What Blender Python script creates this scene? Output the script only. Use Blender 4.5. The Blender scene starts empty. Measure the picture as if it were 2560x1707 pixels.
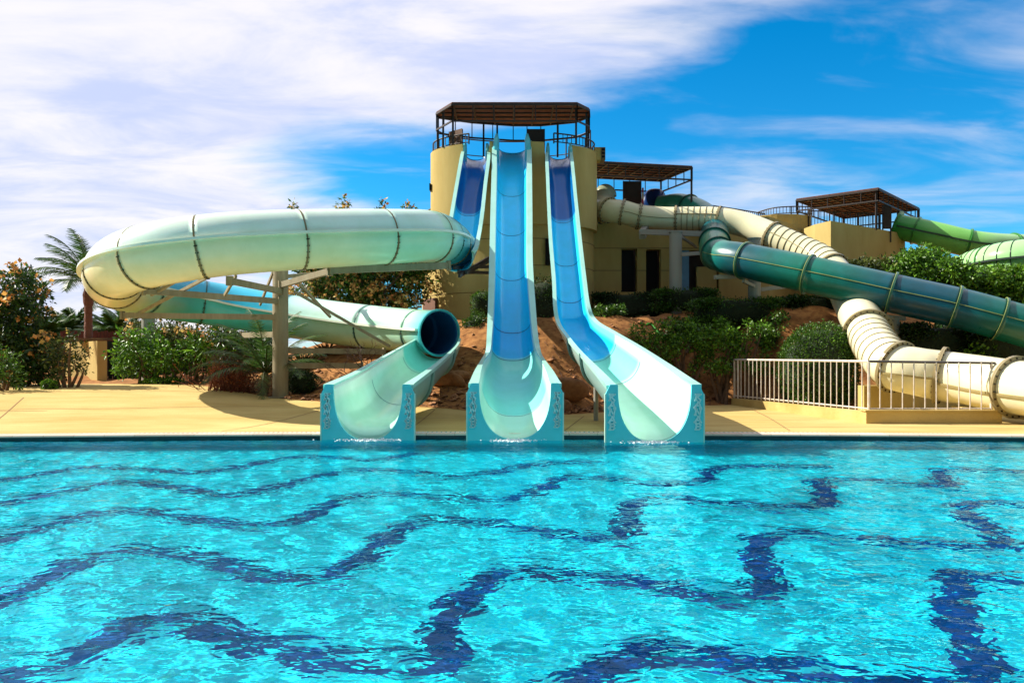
import bpy, bmesh, math, random
import numpy as np
from mathutils import Vector

random.seed(7)
rng = np.random.default_rng(11)
sc = bpy.context.scene
COL = sc.collection
R = math.radians

# ------------------------------------------------------------------ camera
CZ = 1.46            # eye height above the water
F = 2000.0           # focal length in photo pixels (2560 wide)
HY = 887.0           # horizon row in the photo
cam_d = bpy.data.cameras.new('camera')
cam = bpy.data.objects.new('camera', cam_d)
COL.objects.link(cam)
cam.location = (0, 0, CZ)
cam.rotation_euler = (R(90), 0, 0)
cam_d.sensor_width = 36
cam_d.lens = F / 2560 * 36
cam_d.shift_y = (HY - 853.5) / 2560
cam_d.clip_start = 0.05
cam_d.clip_end = 3000
sc.camera = cam

# ------------------------------------------------------------------ sun and sky
SHX, SHY = 1.2, -0.30                     # shadow offset per metre of height
to_sun = Vector((-SHX, -SHY, 1)).normalized()
SUN_EL = math.asin(to_sun.z)
sun_d = bpy.data.lights.new('sun', 'SUN')
sun = bpy.data.objects.new('sun', sun_d)
COL.objects.link(sun)
sun_d.energy = 5.0
sun_d.angle = R(0.5)
sun_d.color = (1.0, 0.93, 0.80)
sun.rotation_euler = to_sun.to_track_quat('Z', 'Y').to_euler()
sun_d.cycles.is_caustics_light = True

world = bpy.data.worlds.new('World')
sc.world = world
world.use_nodes = True
W = world.node_tree
W.nodes.clear()


def wn(t, **k):
    n = W.nodes.new(t)
    for a, b in k.items():
        setattr(n, a, b)
    return n


def wmath(op, a, b=None, clamp=False):
    n = wn('ShaderNodeMath', operation=op, use_clamp=clamp)
    for i, v in enumerate((a, b)):
        if v is None:
            continue
        if isinstance(v, (int, float)):
            n.inputs[i].default_value = v
        else:
            W.links.new(v, n.inputs[i])
    return n.outputs[0]


def wramp(v, lo, hi):
    n = wn('ShaderNodeMapRange', interpolation_type='SMOOTHSTEP')
    W.links.new(v, n.inputs[0])
    n.inputs[1].default_value = lo
    n.inputs[2].default_value = hi
    return n.outputs[0]


out = wn('ShaderNodeOutputWorld')
bg = wn('ShaderNodeBackground')
sky = wn('ShaderNodeTexSky', sky_type='NISHITA')
sky.sun_disc = False
sky.sun_elevation = SUN_EL
sky.sun_rotation = math.atan2(to_sun.x, to_sun.y)
sky.air_density = 1.0
sky.dust_density = 0.3
sky.ozone_density = 2.0
tc = wn('ShaderNodeTexCoord')
sep = wn('ShaderNodeSeparateXYZ')
W.links.new(tc.outputs['Generated'], sep.inputs[0])
X_, Y_, Z_ = sep.outputs
# cloud deck: directions are projected on a flat layer high above
zz = wmath('MAXIMUM', wmath('ADD', Z_, 0.14), 0.05)
comb = wn('ShaderNodeCombineXYZ')
W.links.new(wmath('DIVIDE', X_, zz), comb.inputs[0])
W.links.new(wmath('DIVIDE', Y_, zz), comb.inputs[1])
mp = wn('ShaderNodeMapping')
mp.inputs['Rotation'].default_value = (0, 0, R(-14))
mp.inputs['Scale'].default_value = (0.62, 1.3, 1)
W.links.new(comb.outputs[0], mp.inputs[0])


def wnoise(scale, detail, rough, dist=0.0, off=0.0):
    n = wn('ShaderNodeTexNoise', noise_dimensions='4D')
    n.inputs['W'].default_value = off
    n.inputs['Scale'].default_value = scale
    n.inputs['Detail'].default_value = detail
    n.inputs['Roughness'].default_value = rough
    n.inputs['Distortion'].default_value = dist
    W.links.new(mp.outputs[0], n.inputs['Vector'])
    return n.outputs['Fac']


n_big = wnoise(0.8, 6, 0.55, 0.6, 3.1)
n_fine = wnoise(2.3, 8, 0.55, 1.0, 8.0)
# azimuth slope and elevation slope, the great bank lies up and to the left
yy = wmath('MAXIMUM', wmath('ABSOLUTE', Y_), 0.25)
u = wmath('DIVIDE', X_, yy)
v = wmath('DIVIDE', Z_, yy)
s1 = wmath('SUBTRACT', wmath('SUBTRACT', v, wmath('MULTIPLY', u, 0.41)), 0.325)
s2 = wmath('SUBTRACT', -0.22, u)
s2 = wmath('MINIMUM', wmath('MULTIPLY', s2, 1.2), 0.2)
bias = wmath('MAXIMUM', wmath('MINIMUM', s1, 0.18), s2)
bank = wmath('ADD', wmath('MULTIPLY', bias, 2.6), wmath('ADD', wmath('MULTIPLY', n_big, 1.3), wmath('MULTIPLY', n_fine, 0.85)))
bank = wramp(bank, 0.80, 1.36)
wisp = wramp(wmath('ADD', wmath('MULTIPLY', n_big, 0.7), wmath('MULTIPLY', n_fine, 0.55)), 0.58, 0.86)
wisp = wmath('MULTIPLY', wisp, 0.75)
cover = wmath('MAXIMUM', bank, wisp)
fill_cloud = wmath('MULTIPLY', wramp(Z_, 0.48, 0.75), 0.9)       # unseen overhead cloud, added for fill from above
front = wramp(Y_, -0.15, 0.25)           # the bank stands before us, cloud thinned behind to cut fill on facing walls
cover = wmath('MULTIPLY', cover, wmath('ADD', wmath('MULTIPLY', front, 0.92), 0.04), True)
cover = wmath('MAXIMUM', cover, fill_cloud)
hs = wn('ShaderNodeHueSaturation')
hs.inputs['Hue'].default_value = 0.5
hs.inputs['Saturation'].default_value = 1.15
hs.inputs['Value'].default_value = 0.080
tint = wn('ShaderNodeMix', data_type='RGBA', blend_type='MULTIPLY')
tint.inputs[0].default_value = 1.0
tint.inputs[7].default_value = (0.46, 0.97, 1.24, 1)
W.links.new(sky.outputs[0], tint.inputs[6])
W.links.new(tint.outputs[2], hs.inputs['Color'])
cc = wn('ShaderNodeMix', data_type='RGBA')
W.links.new(wramp(wnoise(1.7, 8, 0.6, 0.9, 21.0), 0.33, 0.62), cc.inputs[0])
cc.inputs[6].default_value = (0.36, 0.40, 0.56, 1)
cc.inputs[7].default_value = (0.57, 0.55, 0.565, 1)
mx = wn('ShaderNodeMix', data_type='RGBA')
W.links.new(cover, mx.inputs[0])
W.links.new(hs.outputs[0], mx.inputs[6])
W.links.new(cc.outputs[2], mx.inputs[7])
# dim warm haze added behind the camera to cut fill on shaded walls
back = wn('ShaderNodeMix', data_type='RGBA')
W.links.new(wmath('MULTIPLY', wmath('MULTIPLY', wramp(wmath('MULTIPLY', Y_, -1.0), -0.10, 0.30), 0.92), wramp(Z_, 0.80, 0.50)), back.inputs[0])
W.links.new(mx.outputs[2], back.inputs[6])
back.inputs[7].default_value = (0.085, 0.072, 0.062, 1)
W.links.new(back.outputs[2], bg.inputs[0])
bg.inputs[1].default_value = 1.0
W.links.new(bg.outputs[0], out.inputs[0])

sc.view_settings.view_transform = 'Standard'
sc.view_settings.look = 'None'
sc.view_settings.exposure = 0.85
sc.view_settings.gamma = 1.0
sc.view_settings.use_curve_mapping = False
sc.render.engine = 'CYCLES'
cy = sc.cycles
cy.max_bounces = 8
cy.diffuse_bounces = 3
cy.glossy_bounces = 4
cy.transmission_bounces = 6
cy.transparent_max_bounces = 8
cy.caustics_refractive = True
cy.caustics_reflective = False
cy.blur_glossy = 0.3
cy.sample_clamp_indirect = 6.0
cy.use_denoising = True
try:
    cy.denoiser = 'OPENIMAGEDENOISE'
except Exception:
    pass


# ------------------------------------------------------------------ helpers
def P(px, py, D):
    """World point that stands D metres ahead at photo pixel (px, py)."""
    return Vector(((px - 1280) / F * D, D, CZ - (py - HY) / F * D))


def XZ(px, D):
    return (px - 1280) / F * D


WLOC = {}


def tag(o, label=None, cat=None, group=None, kind=None):
    if label:
        o['label'] = label
    if cat:
        o['category'] = cat
    if group:
        o['group'] = group
    if kind:
        o['kind'] = kind
    return o


def thing(name, loc, label, cat, group=None):
    o = bpy.data.objects.new(name, None)
    COL.objects.link(o)
    o.location = loc
    o.empty_display_size = 0.2
    WLOC[o] = Vector(loc)
    return tag(o, label, cat, group)


def copy_tree(o, parent=None, name=None):
    c = o.copy()
    COL.objects.link(c)
    c.parent = parent
    for ch in [x for x in bpy.data.objects if x.parent == o]:
        copy_tree(ch, c)
    return c


def link_mesh(name, V, Fc, mat, parent=None, smooth=False, cols=None, recentre=True):
    V = np.asarray(V, dtype=np.float64).reshape(-1, 3)
    c = (V.min(0) + V.max(0)) / 2 if recentre and len(V) else np.zeros(3)
    me = bpy.data.meshes.new(name)
    me.from_pydata((V - c).tolist(), [], Fc)
    if cols is not None:
        a = me.color_attributes.new('col', 'FLOAT_COLOR', 'POINT')
        cc_ = np.ones((len(V), 4), dtype=np.float32)
        cc_[:, :3] = np.asarray(cols, dtype=np.float32)[:, :3]
        a.data.foreach_set('color', cc_.ravel())
    if mat is not None:
        me.materials.append(mat)
    if smooth:
        me.polygons.foreach_set('use_smooth', [True] * len(me.polygons))
    me.update()
    o = bpy.data.objects.new(name, me)
    COL.objects.link(o)
    w = Vector(c)
    if parent is not None:
        o.parent = parent
        o.location = w - WLOC[parent]
    else:
        o.location = w
    WLOC[o] = w
    return o


class MB:
    """Collects shapes that become one mesh object."""

    def __init__(self):
        self.v, self.f, self.c = [], [], []
        self.col = (1, 1, 1)

    def add(self, vs, fs, col=None):
        b = len(self.v)
        self.v += [tuple(q) for q in vs]
        self.f += [tuple(i + b for i in f) for f in fs]
        self.c += [col or self.col] * len(vs)
        return self

    def box(self, lo, hi, col=None):
        x0, y0, z0 = lo
        x1, y1, z1 = hi
        vs = [(x0, y0, z0), (x1, y0, z0), (x1, y1, z0), (x0, y1, z0), (x0, y0, z1), (x1, y0, z1), (x1, y1, z1), (x0, y1, z1)]
        return self.add(vs, [(0, 3, 2, 1), (4, 5, 6, 7), (0, 1, 5, 4), (1, 2, 6, 5), (2, 3, 7, 6), (3, 0, 4, 7)], col)

    def bar(self, a, b, w, h=None, col=None, up=Vector((0, 0, 1))):
        a, b = Vector(a), Vector(b)
        h = h or w
        t = (b - a).normalized()
        s = t.cross(up)
        if s.length < 1e-3:
            s = t.cross(Vector((0, 1, 0)))
        s.normalize()
        n = s.cross(t)
        vs = []
        for p in (a, b):
            for i, j in ((-1, -1), (1, -1), (1, 1), (-1, 1)):
                vs.append(p + s * (i * w / 2) + n * (j * h / 2))
        return self.add(vs, [(3, 2, 1, 0), (4, 5, 6, 7), (0, 1, 5, 4), (1, 2, 6, 5), (2, 3, 7, 6), (3, 0, 4, 7)], col)

    def rod(self, pts, r, n=8, col=None, caps=True):
        pts = [Vector(p) for p in pts]
        if not isinstance(r, (list, tuple)):
            r = [r] * len(pts)
        vs, fs = [], []
        ref = None
        for i, p in enumerate(pts):
            t = (pts[min(i + 1, len(pts) - 1)] - pts[max(i - 1, 0)]).normalized()
            if ref is None:
                ref = t.cross(Vector((0, 0, 1)))
                if ref.length < 0.05:
                    ref = t.cross(Vector((0, 1, 0)))
            s = (ref - t * ref.dot(t)).normalized()
            ref = s
            q = t.cross(s)
            for k in range(n):
                a = 2 * math.pi * k / n
                vs.append(p + (s * math.cos(a) + q * math.sin(a)) * r[i])
        for i in range(len(pts) - 1):
            for k in range(n):
                k2 = (k + 1) % n
                fs.append((i * n + k, i * n + k2, (i + 1) * n + k2, (i + 1) * n + k))
        if caps:
            fs.append(tuple(reversed(range(n))))
            fs.append(tuple((len(pts) - 1) * n + k for k in range(n)))
        return self.add(vs, fs, col)

    def prism(self, plan, z0, z1, col=None):
        n = len(plan)
        vs = [(x, y, z0) for x, y in plan] + [(x, y, z1) for x, y in plan]
        fs = [tuple(reversed(range(n))), tuple(range(n, 2 * n))]
        fs += [(i, (i + 1) % n, n + (i + 1) % n, n + i) for i in range(n)]
        return self.add(vs, fs, col)

    def build(self, name, mat, parent=None, smooth=False, cols=False):
        return link_mesh(name, self.v, self.f, mat, parent, smooth, self.c if cols else None)


def catmull(pts, per):
    """pts: list of equal-length number tuples. Returns dense array and station parameter."""
    A = np.array([[*q] for q in pts], dtype=float)
    A = np.vstack([2 * A[0] - A[1], A, 2 * A[-1] - A[-2]])
    res, par = [], []
    for i in range(1, len(A) - 2):
        for k in range(per):
            t = k / per
            p0, p1, p2, p3 = A[i - 1], A[i], A[i + 1], A[i + 2]
            res.append(0.5 * ((2 * p1) + (-p0 + p2) * t + (2 * p0 - 5 * p1 + 4 * p2 - p3) * t * t + (-p0 + 3 * p1 - 3 * p2 + p3) * t ** 3))
            par.append(i - 1 + t)
    res.append(A[-2])
    par.append(len(A) - 3)
    return np.array(res), np.array(par)


# ------------------------------------------------------------------ materials
def new_mat(name):
    m = bpy.data.materials.new(name)
    m.use_nodes = True
    nt = m.node_tree
    b = nt.nodes['Principled BSDF']
    return m, nt, b


def mat(name, color, rough=0.6, metal=0.0, var=0.0, vscale=3.0, bump=0.0, bscale=30.0, dark=None, attr=False,
        spec=0.5, coat=0.0, stretch=(1, 1, 1), detail=5.0, translucent=0.0):
    m, nt, b = new_mat(name)
    L = nt.links
    N = nt.nodes
    b.inputs['Roughness'].default_value = rough
    b.inputs['Metallic'].default_value = metal
    b.inputs['Specular IOR Level'].default_value = spec
    b.inputs['Coat Weight'].default_value = coat
    b.inputs['Coat Roughness'].default_value = 0.12
    geo = N.new('ShaderNodeNewGeometry')
    mpp = N.new('ShaderNodeMapping')
    mpp.inputs['Scale'].default_value = stretch
    L.new(geo.outputs['Position'], mpp.inputs[0])
    src = None
    if attr:
        at = N.new('ShaderNodeAttribute')
        at.attribute_name = 'col'
        src = at.outputs['Color']
    if var > 0:
        nz = N.new('ShaderNodeTexNoise')
        nz.inputs['Scale'].default_value = vscale
        nz.inputs['Detail'].default_value = detail
        nz.inputs['Roughness'].default_value = 0.65
        L.new(mpp.outputs[0], nz.inputs['Vector'])
        mr = N.new('ShaderNodeMapRange')
        mr.inputs[1].default_value = 0.32
        mr.inputs[2].default_value = 0.68
        L.new(nz.outputs['Fac'], mr.inputs[0])
        mixn = N.new('ShaderNodeMix')
        mixn.data_type = 'RGBA'
        L.new(mr.outputs[0], mixn.inputs[0])
        if attr:
            mul = N.new('ShaderNodeMix')
            mul.data_type = 'RGBA'
            mul.blend_type = 'MULTIPLY'
            mul.inputs[0].default_value = 1.0
            L.new(src, mul.inputs[6])
            d = dark or (1 - var, 1 - var, 1 - var)
            mul.inputs[7].default_value = (*d, 1)
            L.new(mul.outputs[2], mixn.inputs[6])
            L.new(src, mixn.inputs[7])
        else:
            d = dark or tuple(c * (1 - var) for c in color)
            mixn.inputs[6].default_value = (*d, 1)
            mixn.inputs[7].default_value = (*color, 1)
        src = mixn.outputs[2]
        mr2 = N.new('ShaderNodeMapRange')
        mr2.inputs[3].default_value = min(1, rough * 1.35)
        mr2.inputs[4].default_value = rough * 0.85
        L.new(nz.outputs['Fac'], mr2.inputs[0])
        L.new(mr2.outputs[0], b.inputs['Roughness'])
    if src is not None:
        L.new(src, b.inputs['Base Color'])
    else:
        b.inputs['Base Color'].default_value = (*color, 1)
    if bump > 0:
        n2 = N.new('ShaderNodeTexNoise')
        n2.inputs['Scale'].default_value = bscale
        n2.inputs['Detail'].default_value = 6
        L.new(geo.outputs['Position'], n2.inputs['Vector'])
        bp = N.new('ShaderNodeBump')
        bp.inputs['Strength'].default_value = bump
        bp.inputs['Distance'].default_value = 0.02
        L.new(n2.outputs['Fac'], bp.inputs['Height'])
        L.new(bp.outputs[0], b.inputs['Normal'])
    if translucent > 0:
        tr = N.new('ShaderNodeBsdfTranslucent')
        if src is not None:
            L.new(src, tr.inputs[0])
        else:
            tr.inputs[0].default_value = (*color, 1)
        ms = N.new('ShaderNodeMixShader')
        ms.inputs[0].default_value = translucent
        L.new(b.outputs[0], ms.inputs[1])
        L.new(tr.outputs[0], ms.inputs[2])
        L.new(ms.outputs[0], N['Material Output'].inputs['Surface'])
    return m


M_GEL = mat('gelcoat', (1, 1, 1), 0.19, attr=True, var=0.13, vscale=1.6, dark=(0.86, 0.90, 0.84), coat=0.0, spec=0.32, bump=0.03, bscale=5, stretch=(1, 1, 1.0), detail=8)
M_GELW = mat('weathered_gelcoat', (1, 1, 1), 0.27, attr=True, var=0.4, vscale=2.6, dark=(0.55, 0.74, 0.62), coat=0.15, bump=0.05, bscale=9, detail=9)
M_STUC = mat('ochre_stucco', (0.52, 0.405, 0.155), 0.9, var=0.16, vscale=1.1, stretch=(1, 1, 0.3), bump=0.35, bscale=40, dark=(0.42, 0.31, 0.105), detail=8, spec=0.15)
M_JOINT = mat('joint_brown', (0.16, 0.10, 0.04), 0.9)
M_STEELT = mat('tan_painted_steel', (0.30, 0.255, 0.165), 0.55, var=0.25, vscale=2.2, bump=0.08, bscale=30, dark=(0.21, 0.17, 0.10), stretch=(3, 3, 0.5))
M_STEELG = mat('grey_painted_steel', (0.30, 0.29, 0.25), 0.5, var=0.25, vscale=3, bump=0.06, dark=(0.30, 0.29, 0.24), stretch=(3, 3, 0.5))
M_DARK = mat('dark_brown_steel', (0.028, 0.017, 0.015), 0.5, var=0.3, vscale=6)
M_REED = mat('reed_matting', (0.34, 0.13, 0.07), 0.9, var=0.6, vscale=5, bump=0.4, bscale=60, translucent=0.3, stretch=(1, 5, 1), dark=(0.12, 0.045, 0.03))
M_BOARD = mat('dark_board', (0.035, 0.016, 0.012), 0.6, var=0.3, vscale=4)
M_BOARDB = mat('brown_board', (0.16, 0.07, 0.035), 0.6, var=0.3, vscale=4)
M_GLASS = mat('dark_window_glass', (0.006, 0.004, 0.004), 0.5, spec=0.2)
M_RAILW = mat('white_rail_paint', (0.72, 0.66, 0.60), 0.4, var=0.2, vscale=8, dark=(0.52, 0.42, 0.32))
M_DECK = mat('sandy_concrete', (0.60, 0.455, 0.18), 0.85, var=0.3, vscale=0.9, bump=0.45, bscale=22, dark=(0.43, 0.29, 0.085), stretch=(0.35, 1, 1), detail=9, spec=0.2)
M_KERB = mat('pale_coping', (0.74, 0.62, 0.50), 0.6, var=0.2, vscale=3, dark=(0.62, 0.47, 0.33))
_nt = M_KERB.node_tree
_g = _nt.nodes.new('ShaderNodeNewGeometry')
_br = _nt.nodes.new('ShaderNodeTexBrick')
_br.offset = 0
_br.inputs['Scale'].default_value = 1
_br.inputs['Brick Width'].default_value = 0.5
_br.inputs['Row Height'].default_value = 4.0
_br.inputs['Mortar Size'].default_value = 0.006
_br.inputs['Color1'].default_value = (0.72, 0.60, 0.48, 1)
_br.inputs['Color2'].default_value = (0.62, 0.46, 0.35, 1)
_br.inputs['Mortar'].default_value = (0.45, 0.33, 0.22, 1)
_nt.links.new(_g.outputs['Position'], _br.inputs['Vector'])
_nt.links.new(_br.outputs['Color'], _nt.nodes['Principled BSDF'].inputs['Base Color'])
M_SOIL = mat('red_sandy_soil', (0.43, 0.205, 0.070), 0.95, var=0.55, vscale=5.0, bump=1.0, bscale=7, dark=(0.17, 0.068, 0.025), detail=10, spec=0.1)
M_LEAF = mat('leaves', (1, 1, 1), 0.42, attr=True, translucent=0.25, spec=0.4)
M_FLOW = mat('petals', (1, 1, 1), 0.7, attr=True, translucent=0.3)
M_BARK = mat('bark', (0.20, 0.12, 0.07), 0.9, var=0.5, vscale=9, bump=0.6, bscale=25)
M_PALMB = mat('palm_bark', (0.24, 0.10, 0.065), 0.9, var=0.5, vscale=14, bump=0.8, bscale=22, stretch=(1, 1, 3))
M_TWIG = mat('dry_twigs', (0.085, 0.040, 0.028), 0.8, var=0.4, vscale=12)
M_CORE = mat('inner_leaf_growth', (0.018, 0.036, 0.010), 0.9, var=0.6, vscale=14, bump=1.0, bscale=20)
M_ROCK = mat('red_rock', (0.40, 0.18, 0.07), 0.95, var=0.5, vscale=5, bump=1.0, bscale=9)

# ------------------------------------------------------------------ ground, deck, pool
YB = [(-60, 23.2), (-14, 23.2), (-11.5, 23.4), (-9.3, 22.8), (-7.3, 21.4), (-5.6, 19.6), (-3, 18.2), (-1, 17.8), (1, 18.2), (3, 19.6), (5, 21.6), (6.3, 22.0), (7.6, 20.4), (12, 19.6), (60, 19.6)]
AMP = [(-60, 0.0), (-12.5, 0.0), (-9.5, 0.7), (-6, 1.45), (-3, 2.2), (0, 2.3), (4, 2.6), (8, 2.7), (16, 2.7), (30, 1.0), (60, 0)]
RAMP = [(-60, 6), (-6, 6.5), (-2, 6), (1, 5), (4, 3.6), (8, 3.4), (60, 3.4)]


def lerp_t(tab, x):
    return np.interp(x, [a for a, b in tab], [b for a, b in tab])


def smooth(t):
    t = np.clip(t, 0, 1)
    return t * t * (3 - 2 * t)


_ph = rng.uniform(0, 6.28, (14, 2))
_fr = np.concatenate([rng.uniform(0.6, 3.6, 9), rng.uniform(5, 13, 5)])
_an = rng.uniform(0, 6.28, 14)


def bumps(x, y):
    r = 0
    for i in range(14):
        r = r + np.sin((x * math.cos(_an[i]) + y * math.sin(_an[i])) * _fr[i] + _ph[i, 0]) / _fr[i] ** (0.9 if i < 9 else 0.62)
    return r * 0.042


def ground(x, y):
    x = np.asarray(x, dtype=float)
    y = np.asarray(y, dtype=float)
    base = 0.09 + 0.28 * smooth((y - 14.3) / 5.7) * (1 - smooth((x + 2.5) / 4.0)) + 0.24 * smooth((y - 16) / 7.0) * smooth((-x - 5) / 4.0)
    yb = lerp_t(YB, x)
    m = smooth((y - yb - 0.1) / lerp_t(RAMP, x))
    rise = lerp_t(AMP, x) * m * (1 - smooth((y - 42) / 40))
    on = smooth((y - yb) / 1.2)
    return base + rise + on * (bumps(x, y) * (0.5 + 0.6 * m) + 0.015)


def gz(x, y):
    return float(ground(x, y))


def edge(x):
    return 14.0 - 0.0055 * np.asarray(x, dtype=float) ** 2


def grid_mesh(xs, ys, zf, keep=None):
    XX, YY = np.meshgrid(xs, ys)
    if callable(ys):
        pass
    ZZ = zf(XX, YY)
    V = np.stack([XX, YY, ZZ], -1).reshape(-1, 3)
    nx = len(xs)
    Fc = []
    for j in range(len(ys) - 1):
        for i in range(nx - 1):
            a = j * nx + i
            Fc.append((a, a + 1, a + 1 + nx, a + nx))
    return V, Fc


# terrain: one sheet that starts under the deck and reaches the horizon
xs = np.concatenate([[-1500, -700, -300, -150, -90, -60, -45, -36, -30], np.arange(-26, 26.01, 0.16), [30, 36, 45, 60, 90, 150, 300, 700, 1500]])
ys = np.concatenate([np.arange(15.2, 34, 0.16), [35, 36.5, 38, 40, 43, 47, 52, 60, 75, 100, 150, 250, 500, 1000, 2200]])


def terr(x, y):
    z = ground(x, y)
    yb = lerp_t(YB, x)
    return np.where(y < yb, z - 0.05 * smooth((yb - y) / 0.3), z)


V, Fc = grid_mesh(xs, ys, terr)
o = link_mesh('ground', V, Fc, M_SOIL, smooth=True)
tag(o, kind='structure')

# deck: rows run from the pool edge to the planting beds
xs = np.concatenate([[-60, -45, -34], np.arange(-28, 28.01, 0.25), [34, 45, 60]])
rows = 60
V, Fc = [], []
for j in range(rows + 1):
    t = (j / rows)
    for x in xs:
        y0 = max(edge(x), 9.0) + 0.30
        y1 = lerp_t(YB, x) + 0.05 * math.sin(x * 3.1) + 0.04 * math.sin(x * 7.7)
        y = y0 + (y1 - y0) * t
        V.append((x, y, min(gz(x, min(y, lerp_t(YB, x) - 0.001)), 0.9) + 0.004))
for j in range(rows):
    for i in range(len(xs) - 1):
        a = j * len(xs) + i
        Fc.append((a, a + 1, a + 1 + len(xs), a + len(xs)))
# a real thickness along the back edge
nb = len(V)
for i in range(len(xs)):
    q = V[rows * len(xs) + i]
    V.append((q[0], q[1] + 0.002, q[2] - 0.12))
for i in range(len(xs) - 1):
    a = rows * len(xs) + i
    Fc.append((a, a + 1, nb + i + 1, nb + i))
o = link_mesh('pool_deck', V, Fc, M_DECK, smooth=True)
tag(o, kind='structure')

# joints scored in the deck
mb = MB()
lines = [[(-13.4, 15.6), (-11, 17.3), (-8.6, 17.5), (-5.0, 18.2)], [(-14.5, 17.0), (-10, 17.2)], [(-16, 19.5), (-8.4, 20.4), (-6.4, 20.2)],
         [(-5.2, 14.35), (-4.7, 15.6), (-4.2, 17.4)], [(-9.5, 14.3), (-10.3, 16.0), (-11.6, 19)], [(-12, 22.4), (-7.9, 21.0)],
         [(4.3, 15.0), (6.8, 15.2), (9.5, 14.9)], [(5.0, 14.4), (5.6, 17.5), (6.0, 20)], [(-17, 24.0), (-11, 25.0)],
         [(-1.9, 14.4), (-1.7, 17.6)], [(0.95, 14.4), (1.6, 17.8)], [(-3.2, 16.3), (3.2, 16.6), (6.5, 16.9)]]
for ln in lines:
    D_, _ = catmull([(a, b) for a, b in ln], 14) if len(ln) > 2 else (np.linspace(ln[0], ln[1], 20), None)
    vs = []
    for i, (x, y) in enumerate(D_):
        t = D_[min(i + 1, len(D_) - 1)] - D_[max(i - 1, 0)]
        n = np.array([-t[1], t[0]]) / (np.hypot(*t) + 1e-9) * 0.011
        for s in (-1, 1):
            a, b = x + n[0] * s, y + n[1] * s
            vs.append((a, b, gz(a, b) + 0.0095))
    mb.add(vs, [(2 * i, 2 * i + 1, 2 * i + 3, 2 * i + 2) for i in range(len(D_) - 1)])
tag(mb.build('deck_joints', mat('joint_dark', (0.24, 0.13, 0.05), 0.95)), kind='structure')  # joints in their own dark brown

# coping, grate and the basin
exs = np.linspace(-28, 28, 181)
mb = MB()
vs, fs = [], []
for x in exs:
    y = float(edge(x))
    for (dy, z) in ((0.0, 0.052), (0.0, 0.070), (0.012, 0.088), (0.14, 0.092), (0.14, 0.05)):
        vs.append((x, y + dy, z))
for i in range(len(exs) - 1):
    for k in range(4):
        a = i * 5 + k
        fs.append((a, a + 5, a + 6, a + 1))
mb.add(vs, fs)
tag(mb.build('pool_coping', M_KERB, smooth=False), kind='structure')
mb = MB()
vs, fs = [], []
for x in exs:
    y = float(edge(x))
    vs += [(x, y + 0.14, 0.045), (x, y + 0.30, 0.045)]
for i in range(len(exs) - 1):
    fs.append((2 * i, 2 * i + 2, 2 * i + 3, 2 * i + 1))
mb.add(vs, fs)
tag(mb.build('overflow_channel', mat('wet_dark_channel', (0.07, 0.045, 0.03), 0.5)), kind='structure')
mb = MB()
x = -16.0
while x < 16:
    y = float(edge(x))
    mb.box((x, y + 0.142, 0.070), (x + 0.052, y + 0.298, 0.0925))
    x += 0.082
tag(mb.build('overflow_grate', M_KERB), kind='structure')

mb = MB()  # dark strip painting in the shade on the edge face below the coping
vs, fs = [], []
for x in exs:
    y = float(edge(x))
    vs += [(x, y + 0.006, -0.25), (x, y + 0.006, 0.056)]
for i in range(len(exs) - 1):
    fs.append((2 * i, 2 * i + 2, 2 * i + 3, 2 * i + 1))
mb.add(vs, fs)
tag(mb.build('waterline_shade', mat('painted_edge_shade', (0.010, 0.030, 0.038), 0.35, var=0.5, vscale=8)), kind='structure')

PD = -1.15   # floor of the basin
tile, nt, b = new_mat('pool_tile')
N, L = nt.nodes, nt.links
geo = N.new('ShaderNodeNewGeometry')
br = N.new('ShaderNodeTexBrick')
br.offset = 0
br.inputs['Color1'].default_value = (0.02, 0.62, 0.80, 1)
br.inputs['Color2'].default_value = (0.02, 0.52, 0.72, 1)
br.inputs['Mortar'].default_value = (0.14, 0.74, 0.76, 1)
br.inputs['Scale'].default_value = 1.0
br.inputs['Mortar Size'].default_value = 0.009
br.inputs['Brick Width'].default_value = 0.10
br.inputs['Row Height'].default_value = 0.10
L.new(geo.outputs['Position'], br.inputs['Vector'])
L.new(br.outputs['Color'], b.inputs['Base Color'])
b.inputs['Roughness'].default_value = 0.5
dtile = mat('navy_pool_tile', (0.002, 0.026, 0.21), 0.5, var=0.4, vscale=6, dark=(0.001, 0.013, 0.10))
mb = MB()
mb.add([(-28, -8, PD), (28, -8, PD), (28, 14.2, PD), (-28, 14.2, PD)], [(0, 1, 2, 3)])
fl = mb.build('pool_floor', tile)
tag(fl, kind='structure')
fl.cycles.is_caustics_receiver = True
mb = MB()
vs, fs = [], []
for x in exs:
    y = float(edge(x)) + 0.004
    vs += [(x, y, PD - 0.02), (x, y, -0.22)]
for i in range(len(exs) - 1):
    fs.append((2 * i, 2 * i + 2, 2 * i + 3, 2 * i + 1))
mb.add(vs, fs)
pw = mb.build('pool_wall', tile)
tag(pw, kind='structure')


def floor_pt(px, py):
    """Where the refracted view ray through a photo pixel meets the basin floor."""
    d = Vector(((px - 1280) / F, 1, -(py - HY) / F)).normalized()
    t = CZ / -d.z
    s = Vector((0, 0, CZ)) + d * t
    h = Vector((d.x, d.y, 0))
    sin_i = h.length
    sin_r = sin_i / 1.333
    k = sin_r / math.sqrt(1 - sin_r ** 2) * -PD
    h.normalize()
    return (s.x + h.x * k, s.y + h.y * k)


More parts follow.
